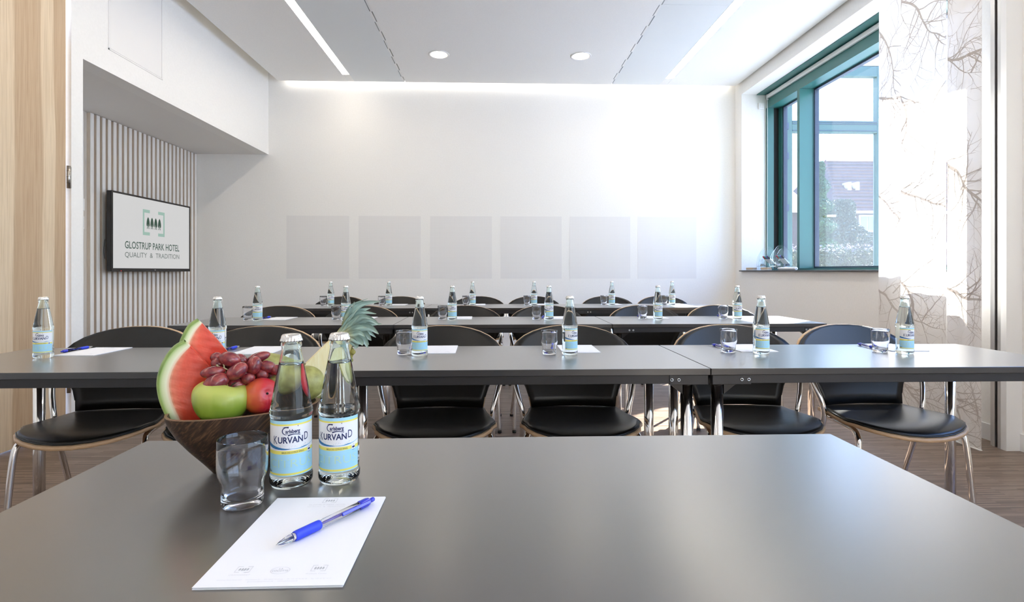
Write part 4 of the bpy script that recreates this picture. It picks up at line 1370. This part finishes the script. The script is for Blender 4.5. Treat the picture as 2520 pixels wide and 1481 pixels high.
def melon(label, outer, inner, rest, d, thick):
    P0 = bw(outer[len(outer) // 2][0] + 60, outer[len(outer) // 2][1], d)
    o = fruit('watermelon_wedge', label, 'watermelon', P0, 'cut watermelon wedges')
    O = [bw(x, y, d) - P0 for x, y in outer]
    I = [bw(x, y, d) - P0 for x, y in inner]
    O, I = catmull(O, 5), catmull(I, 5)
    D = Vector((0, thick, 0))
    n = len(O)
    m = MB()
    steps = [(0.0, (0.20, 0.31, 0.07)), (0.10, (0.36, 0.48, 0.17)), (0.35, (0.62, 0.68, 0.38)), (0.7, (0.80, 0.80, 0.58)), (1.0, (0.80, 0.52, 0.36))]
    fr = [[O[i].lerp(I[i], t) for i in range(n)] for t, c in steps]
    m.grid(fr, tints=[[c] * n for t, c in steps])
    m.grid([[p + D for p in r] for r in fr], tints=[[c] * n for t, c in steps])
    for e_ in (0, n - 1):
        m.grid([[r[e_] for r in fr], [r[e_] + D for r in fr]], sm=False, tints=[[c for t, c in steps]] * 2)
    m.build('rind', M['rind'], o, tint=True)
    s = MB()
    off = [(O[i] - O[n // 2]).normalized() * 0.0 for i in range(n)]
    out_n = []
    for i in range(n):
        t = (O[min(i + 1, n - 1)] - O[max(i - 1, 0)]).normalized()
        out_n.append(Vector((-t.z, 0, t.x)) * (1 if (O[i] - I[i]).dot(Vector((-t.z, 0, t.x))) > 0 else -1))
    s.grid([[O[i] + out_n[i] * b + Vector((0, thick * a, 0)) for i in range(n)] for a, b in ((-0.002, 0.0), (0.0, 0.0008), (0.3, 0.0035), (0.6, 0.004), (0.9, 0.002), (1.0, 0.0))])
    s.build('skin', M['skin'], o)
    # flesh: fan from the inner curve to the cut edge, pale where it meets the rind
    fl = MB()
    E_ = [bw(x, y, d) - P0 for x, y in rest]
    ed = []
    L_ = [0.0]
    for a, b in zip(E_, E_[1:]):
        L_.append(L_[-1] + (b - a).length)
    for i in range(n):
        t = L_[-1] * i / (n - 1)
        j = max(k for k in range(len(L_)) if L_[k] <= t + 1e-9)
        j = min(j, len(E_) - 2)
        ed.append(E_[j].lerp(E_[j + 1], (t - L_[j]) / max(L_[j + 1] - L_[j], 1e-6)))
    st = [(0.0, (0.74, 0.36, 0.22)), (0.05, (0.74, 0.18, 0.10)), (0.22, (0.74, 0.085, 0.04)), (0.6, (0.66, 0.05, 0.025)), (1.0, (0.68, 0.07, 0.035))]
    rows = [[I[i].lerp(ed[i], t) + Vector((0, 0.0006 * sin(i * 1.7 + k * 2.1), 0)) * (1 if 0 < k < 4 else 0) for i in range(n)] for k, (t, c) in enumerate(st)]
    tt = [[c] * n for t, c in st]
    fl.grid(rows, tints=tt); fl.grid([[p + D for p in r] for r in rows], tints=tt)
    fl.grid([rows[-1], [p + D for p in rows[-1]]], sm=False, tints=[tt[-1], tt[-1]])
    for e_ in (0, n - 1):
        fl.grid([[r[e_] for r in rows], [r[e_] + D for r in rows]], sm=False, tints=[[c for t, c in st]] * 2)
    fl.build('flesh', M['melon'], o, tint=True)
    return o
melon('front watermelon wedge with thick pale rind at the end of the bowl',
      [(456, 843), (432, 857), (412, 881), (398, 910), (391, 940), (393, 970), (401, 998), (416, 1030), (436, 1058)],
      [(468, 853), (449, 872), (432, 895), (421, 920), (416, 945), (419, 972), (428, 1000), (442, 1030), (456, 1058)],
      [(468, 853), (502, 888), (530, 925), (545, 985), (540, 1035), (500, 1060), (456, 1058)], -0.014, 0.022)
melon('taller watermelon wedge standing behind the other, pointed tip up',
      [(489, 789), (469, 803), (456, 824), (447, 846), (443, 872), (445, 900), (452, 935), (462, 960)],
      [(497, 796), (483, 812), (470, 835), (462, 856), (459, 878), (461, 904), (467, 936), (476, 960)],
      [(497, 796), (530, 830), (560, 866), (592, 906), (590, 940), (540, 965), (476, 960)], -0.040, 0.015)

# apple
def sprof(p, k=4):
    q = catmull([Vector((r, 0, z)) for r, z in p], k)
    return [(max(v.x, 0.0), v.z) for v in q]
P = bw(545, 990, 0.021)
ap = fruit('apple', 'green apple at the front of the bowl beside the watermelon', 'apple', P)
a_prof = [(0, -0.026), (0.006, -0.030), (0.014, -0.0325), (0.024, -0.027), (0.032, -0.015), (0.0365, 0.0), (0.0365, 0.012), (0.032, 0.023), (0.024, 0.030), (0.014, 0.032), (0.006, 0.029), (0.002, 0.024), (0, 0.022)]
rot = Matrix.Rotation(R(26), 4, 'Y') @ Matrix.Rotation(R(12), 4, 'X')
MB().lathe(sprof(a_prof), 48, lambda x, y, z: tuple(rot @ Vector((x * (1.10 - 0.09 * x / 0.036), y * 0.95, z * (1 + 0.20 * x / 0.036))))).build('apple_body', M['apple'], ap)
MB().tube([rot @ Vector(p) for p in ((0, 0, 0.022), (0.001, 0, 0.030), (0.004, 0, 0.036))], 0.0011, 6, smooth=3).build('stalk', M['brown_twig'], ap)
# plum
P = bw(643, 974, 0.026)
pl = fruit('plum', 'shiny red plum beside the green apple', 'plum', P)
pp = [(0, -0.0275)] + [(0.0283 * sin(t) , -0.0275 * cos(t)) for t in [PI * i / 16 for i in range(1, 16)]] + [(0, 0.0262)]
rp = Matrix.Rotation(R(62), 4, 'X') @ Matrix.Rotation(R(0), 4, 'Z')
rp = Matrix.Rotation(R(18), 4, 'Z') @ Matrix.Rotation(R(72), 4, 'X')
def plum_fn(x, y, z):
    r = math.hypot(x, y)
    dent = 0.0045 * math.exp(-(r / 0.006) ** 2) * (z > 0)
    a = math.atan2(y, x)
    crease = 0.0012 * math.exp(-((a + PI / 2) / 0.10) ** 2) * min(1, r / 0.01)
    k = 1 - crease / 0.028
    return tuple(rp @ Vector((x * k, y * k, (z - dent) * k)))
MB().lathe(pp, 72, plum_fn).build('plum_body', M['plum'], pl)
MB().lathe([(0, 0.0228), (0.0016, 0.0229), (0.0019, 0.0236), (0, 0.0238)], 10, lambda x, y, z: tuple(rp @ Vector((x, y, z)))).build('stalk_pit', M['twig_dark'], pl)
# pears
pe = [(0, -0.044), (0.004, -0.0455), (0.012, -0.044), (0.021, -0.038), (0.0275, -0.027), (0.029, -0.014), (0.027, 0.0), (0.022, 0.014), (0.0165, 0.027), (0.0125, 0.037), (0.008, 0.0425), (0.003, 0.045), (0, 0.0452)]
def pear(label, pos, M3):
    o = fruit('pear', label, 'pear', pos, 'green pears in the bowl')
    MB().lathe(sprof(pe), 40, lambda x, y, z: tuple(M3 @ Vector((x, y, z)))).build('pear_body', M['pear'], o)
    c = MB()
    for i in range(5):
        a = 2 * PI * i / 5
        c.tube([M3 @ Vector((0.0015 * cos(a), 0.0015 * sin(a), -0.0440)), M3 @ Vector((0.0042 * cos(a), 0.0042 * sin(a), -0.0468)), M3 @ Vector((0.0056 * cos(a), 0.0056 * sin(a), -0.0455))], 0.0009, 5)
    c.build('calyx', M['brown_twig'], o)
    MB().tube([M3 @ Vector(p) for p in ((0, 0, 0.044), (0.002, 0.001, 0.052), (0.006, 0.001, 0.060))], 0.0014, 6, smooth=3).build('stalk', M['brown_twig'], o)
    return o
pear('speckled green pear behind the water bottles, dark calyx towards the pineapple', bw(728, 943, 0.004), Matrix.Rotation(R(-84), 4, 'Y') @ Matrix.Rotation(R(10), 4, 'X'))
pear('green pear lying behind the grapes', bw(668, 907, -0.028), Matrix.Rotation(R(84), 4, 'Y'))
# grapes
gr = fruit('grape_bunch', 'bunch of red grapes lying on top of the fruit', 'grapes', bw(600, 905, 0.010))
G0 = bw(600, 905, 0.010)
S5 = 5.29
GR = [(805, 525, 70, 62, 0, -0.014), (985, 552, 128, 90, 24, 0.008), (1140, 570, 105, 70, 50, -0.010), (840, 605, 92, 70, 15, -0.006), (765, 715, 138, 72, -4, 0.010), (805, 850, 150, 105, -24, 0.018),
      (1075, 705, 132, 92, -34, 0.020), (1070, 885, 128, 92, 25, 0.006), (1218, 795, 82, 76, 0, 0.012), (1362, 520, 135, 62, -14, -0.006), (1296, 632, 118, 86, -76, 0.010), (1470, 650, 112, 80, 20, 0.002),
      (1400, 745, 80, 72, 30, 0.004), (1590, 690, 76, 70, 40, 0.006), (930, 640, 90, 70, 10, -0.014), (1180, 690, 90, 70, 0, -0.014), (1330, 860, 100, 74, 10, -0.012), (960, 790, 90, 74, 10, -0.010), (1520, 770, 90, 70, 0, -0.012)]
bmg = bmesh.new()
bmesh.ops.create_icosphere(bmg, subdivisions=3, radius=1.0)
gm = MB(); gm.bm(bmg)
gproto = None
for (x, y, a, b, ang, d) in GR:
    c = bw(380 + x / S5, 780 + y / S5, 0.010 + d)
    k = 0.865 / FPX / S5
    if gproto is None:
        gproto = gm.build('grape', M['grape'], gr)
        g = gproto
    else:
        g = gproto.copy(); COL.objects.link(g)
    g.location = c - G0
    g.rotation_euler = (0, R(ang), 0)
    g.scale = (a * k * 1.02, b * k * 1.02, b * k * 1.02)
tw = MB()
tp_ = lambda x, y, d=0.022: bw(380 + x / S5, 780 + y / S5, d) - G0
for pts in ([(815, 630), (860, 655), (910, 665), (960, 690)], [(910, 665), (905, 620)], [(860, 655), (835, 660)], [(910, 665), (925, 720), (945, 745)], [(960, 690), (975, 680)], [(850, 650), (820, 650)]):
    tw.tube([tp_(x, y) for x, y in pts], 0.0011, 6, smooth=3)
for x, y in ((815, 630), (905, 620), (835, 660), (945, 745), (820, 650)):
    c = tp_(x, y)
    tw.lathe([(0, -0.001), (0.0017, -0.0004), (0.0015, 0.0012), (0, 0.0014)], 7, lambda a, b, z: (c.x + a, c.y + b, c.z + z))
tw.tube([bw(600, 905, 0.0) - G0, bw(640, 900, 0.0) - G0, bw(665, 905, 0.0) - G0], 0.0014, 6, smooth=3)
tw.build('twig', M['stem'], gr)
# pineapple wedge
PD_ = -0.024
Q0 = bw(800, 905, PD_)
pi_ = fruit('pineapple_wedge', 'pale cut pineapple wedge with its leafy crown behind the bottles', 'pineapple', Q0)
fp = [(735, 925), (752, 897), (790, 860), (831, 821), (848, 800), (868, 808), (870, 830), (866, 856), (852, 890), (832, 925), (808, 957), (788, 974), (765, 985), (742, 985)]
fl = [bw(x, y, PD_) - Q0 for x, y in fp]
n = len(fl)
cen = sum(fl, Vector()) / n
m = MB()
k0 = m.verts(fl); kc = m.verts([cen])
for i in range(n):
    m.face((kc, k0 + i, k0 + (i + 1) % n), 0)
m.grid([fl + fl[:1]] + [[cen.lerp(p, s_) + Vector((0, dd, 0)) for p in fl + fl[:1]] for dd, s_ in ((0.012, 0.99),)], sm=True)
m.build('flesh', M['pine_flesh'], pi_)
m = MB()
ring = [(0.0121, 0.99), (0.024, 0.90), (0.032, 0.72), (0.037, 0.42), (0.038, 0.05)]
m.grid([[cen.lerp(p, s_) + Vector((0, dd, 0)) for p in fl + fl[:1]] for dd, s_ in ring])
edge = [bw(x, y, PD_) - Q0 for x, y in ((866, 852), (872, 862), (866, 884), (846, 914), (820, 952), (792, 976), (764, 991), (738, 990), (738, 986), (765, 984), (788, 973), (808, 956), (832, 924), (852, 889))]
k = m.verts([p + Vector((0, -0.001, 0)) for p in edge]); k2 = m.verts([p + Vector((0, 0.02, 0)) for p in edge])
ne = len(edge)
m.face([k + i for i in range(ne)])
for i in range(ne):
    m.face((k + i, k + (i + 1) % ne, k2 + (i + 1) % ne, k2 + i))
for (x, y) in ((868, 866), (862, 886), (846, 910)):
    c = bw(x, y, PD_ + 0.004) - Q0
    m.lathe([(0, -0.006), (0.005, -0.003), (0.006, 0.001), (0.003, 0.005), (0, 0.007)], 8, lambda a, b, z: (c.x + z * 0.8, c.y + a, c.z + b))
m.build('rind', M['pine_rind'], pi_)
LV = [((846, 800), (862, 770), (890, 748), (938, 741), 13, 0.0), ((842, 806), (850, 775), (865, 750), (905, 735), 3, -0.006), ((850, 800), (866, 778), (885, 765), (912, 758), 11, -0.004), ((852, 803), (872, 782), (890, 768), (926, 772), 9, 0.004),
      ((856, 808), (880, 792), (906, 784), (934, 800), 15, 0.008), ((858, 812), (878, 800), (905, 797), (940, 797), 12, -0.004), ((860, 816), (882, 806), (910, 806), (932, 822), 15, 0.010), ((860, 820), (880, 817), (900, 824), (914, 838), 17, 0.004),
      ((860, 824), (876, 824), (896, 836), (905, 856), 16, 0.010), ((858, 828), (872, 832), (888, 842), (892, 850), 14, 0.014), ((856, 832), (866, 838), (876, 850), (872, 858), 12, 0.012), ((838, 812), (852, 796), (862, 776), (872, 742), 6, 0.010),
      ((850, 806), (870, 790), (892, 778), (918, 786), 13, 0.012), ((854, 812), (876, 808), (900, 812), (925, 830), 13, -0.008), ((832, 822), (846, 806), (858, 786), (880, 760), 9, 0.012), ((858, 826), (874, 820), (893, 826), (908, 848), 12, -0.002),
      ((845, 815), (858, 800), (868, 790), (884, 776), 10, 0.016), ((852, 818), (866, 810), (882, 804), (903, 806), 12, 0.018), ((854, 824), (868, 820), (884, 818), (898, 828), 12, 0.018)]
rl = random.Random(11)
for (a, b, c, dd, wpx, dof) in LV:
    pts = catmull([bw(x, y, PD_ + 0.004 + dof * t) - Q0 for (x, y), t in zip((a, b, c, dd), (0.3, 0.7, 1.0, 1.25))], 5)
    n_ = len(pts)
    m = MB()
    rows, ti = [], []
    g = rl.uniform(0.8, 1.15)
    for i, p in enumerate(pts):
        t = (pts[min(i + 1, n_ - 1)] - pts[max(i - 1, 0)]).normalized()
        s = t.cross(Vector((0, 1, 0))).normalized()
        f_ = i / (n_ - 1)
        w_ = wpx * 0.88 / FPX * 0.62 * (0.75 + 0.5 * sin(f_ * PI * 0.9)) * (1 - f_ ** 3.0) + 0.0003
        cup = 0.25 * w_
        rows.append([p - s * w_ + Vector((0, -cup, 0)), p - s * w_ * 0.5, p + Vector((0, cup, 0)), p + s * w_ * 0.5, p + s * w_ + Vector((0, -cup, 0))])
        base = Vector((0.62, 0.62, 0.34)).lerp(Vector((0.25, 0.36, 0.30)) * g, min(1, f_ * 2.6))
        tip = base.lerp(Vector((0.36, 0.42, 0.30)), max(0, f_ - 0.75) * 3)
        ti.append([tuple(tip * 0.75), tuple(tip * 1.2), tuple(tip * 0.85), tuple(tip * 1.15), tuple(tip * 0.75)])
    m.grid(rows, tints=ti)
    m.grid([[q + Vector((0, 0.0008, 0)) for q in r] for r in rows], tints=ti)
    m.build('leaf', M['pleaf'], pi_, tint=True)

# ================================================================== ON THE SILL
def caddy(label, y):
    o = thing('marker_caddy', label, 'caddy', (3.235, y, 1.0602), R(-8), 'clear acrylic marker caddies')
    def plate(yc, hw, h, hole, name):
        n = 22
        out = [(hw * cos(PI * i / n) * (1.0), 0.02 + (h - 0.02) * sin(PI * i / n) ** 0.8) for i in range(n + 1)]
        m = MB()
        if not hole:
            m.prism([(hw, 0.0)] + out + [(-hw, 0.0)], lambda u, v, d: (u, d, v), yc - 0.0018, yc + 0.0018)
        else:
            hc, ha, hb = h - 0.045, 0.038, 0.022
            inn = [(ha * cos(PI * i / n), hc + hb * sin(PI * i / n)) for i in range(n + 1)]
            for d in (yc - 0.0018, yc + 0.0018):
                k = m.verts([(u, d, v) for u, v in out]); k2 = m.verts([(u, d, v) for u, v in inn])
                for i in range(n):
                    m.face((k + i, k + i + 1, k2 + i + 1, k2 + i))
                kb = m.verts([(hw, d, 0), (-hw, d, 0)])
                m.face((k, k2, k2 + n, k + n, kb + 1, kb))
            for pts in (out, inn):
                k = m.verts([(u, yc - 0.0018, v) for u, v in pts]); k2 = m.verts([(u, yc + 0.0018, v) for u, v in pts])
                for i in range(n):
                    m.face((k + i, k + i + 1, k2 + i + 1, k2 + i))
        m.build(name, M['acrylic'], o)
    plate(0.0, 0.105, 0.285, True, 'handle_plate')
    plate(-0.085, 0.095, 0.25, False, 'end_plate')
    plate(0.085, 0.095, 0.25, False, 'end_plate')
    sh = MB()
    sh.box(-0.092, -0.0825, 0.045, 0.092, -0.0025, 0.048); sh.box(-0.092, 0.0025, 0.045, 0.092, 0.0825, 0.048)
    sh.box(-0.092, -0.0825, 0.1, -0.089, -0.0025, 0.13); sh.box(-0.03, -0.0825, 0.11, 0.06, -0.0025, 0.113)
    sh.build('tray', M['acrylic'], o)
    # tilted markers held in the tray
    return o
def marker(label, base, mat, y, dx):
    c = thing('marker_pen', label, 'marker', (3.26 + dx, y, 1.135), group='board markers in the acrylic caddies')
    d = Vector((-0.62, 0.10, 0.70)).normalized()
    q = d.to_track_quat('Z', 'Y').to_matrix()
    ax = lambda x, yy, z: tuple(q @ Vector((x, yy, z)))
    MB().lathe([(0, 0), (0.008, 0), (0.0085, 0.003), (0.0085, 0.08), (0, 0.08)], 14, ax).build('barrel', M['white'], c)
    MB().lathe([(0, 0.0802), (0.0092, 0.0802), (0.0092, 0.115), (0.0075, 0.122), (0, 0.122)], 14, ax).build('marker_cap', mat, c)
    return c
for (y, nm) in ((6.16, 'far'), (5.86, 'near')):
    caddy('clear acrylic marker caddy, the %s' % ('one nearer the window mullion' if nm == 'near' else 'one deeper in the reveal corner'), y)
    for i, (cn, mt) in enumerate((('red', M['red']), ('green', M['green_pl']), ('blue', M['violet_pl']), ('black', M['black']))):
        marker('white marker with a %s cap in the %s' % (cn, 'caddy near the mullion' if nm == 'near' else 'caddy in the reveal corner'), None, mt, y - 0.012 - 0.0195 * i, 0.008 * i)
pr = thing('paper_roll', 'white paper roll lying on the slate sill before the caddies', 'paper roll', (3.175, 5.46, 1.0605))
MB().lathe([(0.006, 0), (0.017, 0), (0.017, 0.34), (0.006, 0.34), (0.006, 0)], 20, lambda x, y, z: (x, z, y + 0.017)).build('roll', M['paper'], pr)
for y, lab in ((6.30, 'pale wooden board eraser deeper in the reveal corner'), (5.95, 'pale wooden board eraser beside the paper roll')):
    e_ = thing('board_eraser', lab, 'eraser', (3.11, y, 1.0605), R(12), 'wooden board erasers')
    MB().rbox(-0.03, -0.06, 0.010, 0.03, 0.06, 0.032, 0.003).build('block', M['pale_wood'], e_)
    MB().rbox(-0.029, -0.059, 0.0, 0.029, 0.059, 0.0098, 0.002).build('felt', M['white'], e_)

for x, y, rz, lab in ((3.20, 6.215, 20, 'black binder clip in the tray of the caddy in the reveal corner'), (3.215, 5.915, -15, 'black binder clip in the left part of the caddy near the mullion'), (3.275, 5.80, 10, 'black binder clip at the front of the caddy near the mullion')):
    c = thing('binder_clip', lab, 'clip', (x, y, 1.109), R(rz), 'black binder clips in the caddies')
    MB().prism([(-0.014, 0.0), (0.014, 0.0), (0.004, 0.022), (-0.004, 0.022)], lambda u, v, d: (d, u, v), -0.02, 0.02).build('clip_body', M['black'], c)
    for s_ in (-1, 1):
        MB().tube([(-0.008, s_ * 0.004, 0.020), (-0.009, s_ * 0.010, 0.036), (-0.005, s_ * 0.013, 0.044), (0.005, s_ * 0.013, 0.044), (0.009, s_ * 0.010, 0.036), (0.008, s_ * 0.004, 0.020)], 0.0012, 6, smooth=3).build('wire_handle', M['steel'], c)
for x, y, lab in ((3.165, 6.13, 'small clear pin box in the caddy in the reveal corner'), (3.18, 5.83, 'small clear pin box in the caddy near the mullion')):
    c = thing('pin_box', lab, 'box', (x, y, 1.1085), R(5), 'small clear pin boxes')
    MB().rbox(-0.022, -0.016, 0, 0.022, 0.016, 0.020, 0.002).build('box_base', M['house_white'], c)
    MB().rbox(-0.0225, -0.0165, 0.0205, 0.0225, 0.0165, 0.026, 0.002).build('box_lid', M['acrylic'], c)

# ================================================================== OUTSIDE
struct('terrain', MB().box(3.62, -30, -0.55, 70, 80, -0.35), M['bounce_ground'], 'paved ground outside the window, made pale to bounce daylight indoors', 'ground')
wg = thing('window_3', 'glazed teal framed wing seen outside through the window', 'window', (0, 7.0, 0), kind='structure')
for nm, a in (('post', (3.934, 0, -0.35, 4.017, 0.08, 3.83)), ('post', (5.19, 0, -0.35, 5.27, 0.08, 3.83)), ('transom', (4.017, 0, 2.925, 5.19, 0.08, 3.085)), ('transom', (4.017, 0, 3.69, 5.19, 0.08, 3.825))):
    MB().rbox(*a, 0.004).build(nm, M['wing'], wg)
bd = MB().box(4.017, 0.0, 3.040, 5.19, 0.0, 3.040)
for z in (2.945, 3.035, 3.06):
    MB().box(4.017, -0.006, z, 5.19, -0.0005, z + 0.008).build('bead', M['frame_blue'], wg)
MB().box(4.017, 0.03, -0.3, 5.19, 0.036, 2.925).build('pane', M['pane'], wg)
MB().box(4.51, 0.05, -0.3, 5.19, 0.054, 2.925).build('veil_pane', M['veil'], wg, label='milky sheet added for the reflection veil')
for z in (3.0, 2.6, 1.9):
    MB().rbox(3.905, -0.03, z - 0.045, 3.955, -0.0005, z + 0.045, 0.006).build('hinge', M['frame_blue'], wg)
MB().rbox(4.493, -0.03, 1.782, 4.60, -0.001, 1.808, 0.003).build('yellow_bar', pm('pale_yellow', (0.72, 0.62, 0.36), 0.4), wg)  # small pale yellow bar on the glazed wing
for i in range(4):
    MB().box(4.85, 0.0, 3.84 + 0.11 * i, 5.9, 0.3, 3.942 + 0.11 * i).build('fascia_board', M['white'], wg)

def leaves(mb, n, fn, size, rg):
    for i in range(n):
        p = Vector(fn(rg))
        a = Vector((rg.uniform(-1, 1), rg.uniform(-1, 1), rg.uniform(-1, 1))).normalized()
        b = a.cross(Vector((rg.uniform(-1, 1), rg.uniform(-1, 1), rg.uniform(-1, 1)))).normalized()
        s = size * rg.uniform(0.6, 1.4)
        k = mb.verts([p + a * s, p + b * s * 0.5, p - a * s, p - b * s * 0.5])
        mb.face((k, k + 1, k + 2, k + 3))
rg = random.Random(21)
def conifer(label, x, y, h, rad):
    o = thing('conifer_tree', label, 'tree', (x, y, -0.36))
    MB().tube([(0, 0, 0), (0.03, 0, h * 0.5), (0, 0, h * 0.93)], [0.16, 0.14, 0.1, 0.05], 8, smooth=4).build('trunk', M['bark'], o)
    m = MB()
    def f(r_):
        t = r_.random() ** 0.75
        z = h * (0.06 + 0.94 * (1 - t) if False else 0.06 + 0.94 * r_.random())
        rr = rad * (1 - (z / h) ** 1.5) ** 0.8 + 0.05
        lay = 0.7 + 0.3 * sin(z * 9)
        a = r_.uniform(0, 6.28); q = rr * lay * math.sqrt(r_.random())
        return (q * cos(a), q * sin(a), z)
    leaves(m, 16000, f, 0.05, rg)
    tag(m.build('crown', M['conifer'], o, recalc=False), kind='stuff')
conifer('dark green conifer outside, close to the window mullion', 11.35, 18.0, 5.2, 0.72)
def bush(name, label, x, y, h, rad, mat, n=4200, cat='bush'):
    o = thing(name, label, cat, (x, y, -0.36))
    MB().tube([(0, 0, 0), (0.05, 0, h * 0.3), (-0.05, 0, h * 0.6)], [0.12, 0.09, 0.05], 8, smooth=4).build('trunk', M['bark'], o)
    m = MB()
    def f(r_):
        z = h * (0.1 + 0.9 * r_.random())
        q = rad * math.sqrt(max(0.02, 1 - ((z / h - 0.5) / 0.52) ** 2)) * math.sqrt(r_.random()) * (0.8 + 0.25 * sin(z * 3.1))
        a = r_.uniform(0, 6.28)
        return (q * cos(a), q * sin(a), z)
    leaves(m, n, f, 0.055, rg)
    tag(m.build('crown', mat, o, recalc=False), kind='stuff')
bush('leafy_tree', 'pale leafy tree outside in front of the tiled house', 14.1, 21.0, 4.3, 1.15, M['broad'], 17000, 'tree')
hd = thing('hedge', 'low flowering hedge outside below the trees', 'hedge', (9.2, 14.0, -0.36))
m = MB()
leaves(m, 14000, lambda r_: (r_.uniform(-1.6, 1.2), r_.uniform(-0.35, 0.35), 2.0 * r_.random() ** 0.8), 0.04, rg)
tag(m.build('foliage', M['hedge'], hd, recalc=False), kind='stuff')
m = MB()
leaves(m, 260, lambda r_: (r_.uniform(-1.4, 1.1), r_.uniform(-0.4, 0.2), 1.94 + 0.2 * r_.random()), 0.04, rg)
tag(m.build('blossom', M['flower'], hd, recalc=False), kind='stuff')
hs = thing('house', 'brick house outside with a red tiled roof and white window', 'house', (15.4, 24.0, -0.36))
MB().box(0.0, 0, 0, 9.5, 7, 4.25).build('house_wall', M['brick'], hs)
rf = MB()
def roof_plane(mb, p):
    k = mb.verts(p); mb.face((k, k + 1, k + 2, k + 3) if len(p) == 4 else (k, k + 1, k + 2))
roof_plane(rf, [(0.4, -0.35, 4.15), (10, -0.35, 4.15), (10, 3.5, 7.35), (2.2, 3.5, 7.35)])
roof_plane(rf, [(0.4, 7.35, 4.15), (10, 7.35, 4.15), (10, 3.5, 7.35), (2.2, 3.5, 7.35)])
roof_plane(rf, [(0.4, -0.35, 4.15), (2.2, 3.5, 7.35), (0.4, 7.35, 4.15)])
ro = rf.build('roof', M['tile'], hs, recalc=False)
ro.data.materials.append(M['house_white'])
# tile courses on the slope that faces the window
cs = MB()
for i in range(16):
    t0 = i / 16
    x0 = 0.4 + 1.8 * t0
    y0, z0 = -0.35 + 3.85 * t0, 4.15 + 3.2 * t0
    cs.box(x0, y0 - 0.03, z0 + 0.0, 10, y0 + 0.22, z0 + 0.06)
tag(cs.build('tile_course', M['tile'], hs), kind='stuff')
MB().box(0.3, -0.42, 4.05, 10, -0.30, 4.17).build('gutter', M['house_white'], hs)
for (a, b) in ((1.58, 2.20), (4.0, 4.7), (6.2, 6.9)):
    wf = MB()
    wf.box(a - 0.08, -0.06, 3.22, b + 0.08, 0.02, 4.02)
    fw_ = wf.build('house_window', M['house_white'], hs)
    MB().box(a, -0.075, 3.3, (a + b) / 2 - 0.02, -0.061, 3.94).build('house_pane', M['house_glass'], fw_)
    MB().box((a + b) / 2 + 0.02, -0.075, 3.3, b, -0.061, 3.94).build('house_pane', M['house_glass'], fw_)
for x in (1.7, 2.1):
    MB().box(x, 1.0, 5.33, x + 0.16, 1.45, 5.72).build('skylight', M['house_white'], hs)
hb = thing('low_house', 'lower red roofed wing attached beside the tiled house', 'house', (13.2, 25.0, -0.36))
MB().box(0, 0, 0, 2.2, 5, 4.3).build('house_wall', M['brick'], hb)
rf = MB()
roof_plane(rf, [(-0.3, -0.3, 4.2), (2.2, -0.3, 4.2), (2.2, 2.5, 6.0), (0.6, 2.5, 6.0)])
roof_plane(rf, [(-0.3, -0.3, 4.2), (0.6, 2.5, 6.0), (-0.3, 5.2, 4.2)])
rf.build('roof', M['tile'], hb, recalc=False)
ga = thing('garage', 'low pinkish garage outside with a bright white roof edge', 'garage', (15.4, 18.5, -0.36))
MB().box(0, 0, 0, 6, 3, 2.2).build('garage_wall', pm('pink_render', (0.15, 0.105, 0.10), 0.8), ga)
MB().box(-0.1, -0.25, 2.2, 6.1, 3.1, 2.42).build('garage_roof', M['house_white'], ga)
for x in (1.1, 2.6, 4.1):
    MB().box(x, -0.04, 0, x + 0.12, -0.001, 2.2).build('door_post', M['house_white'], ga)
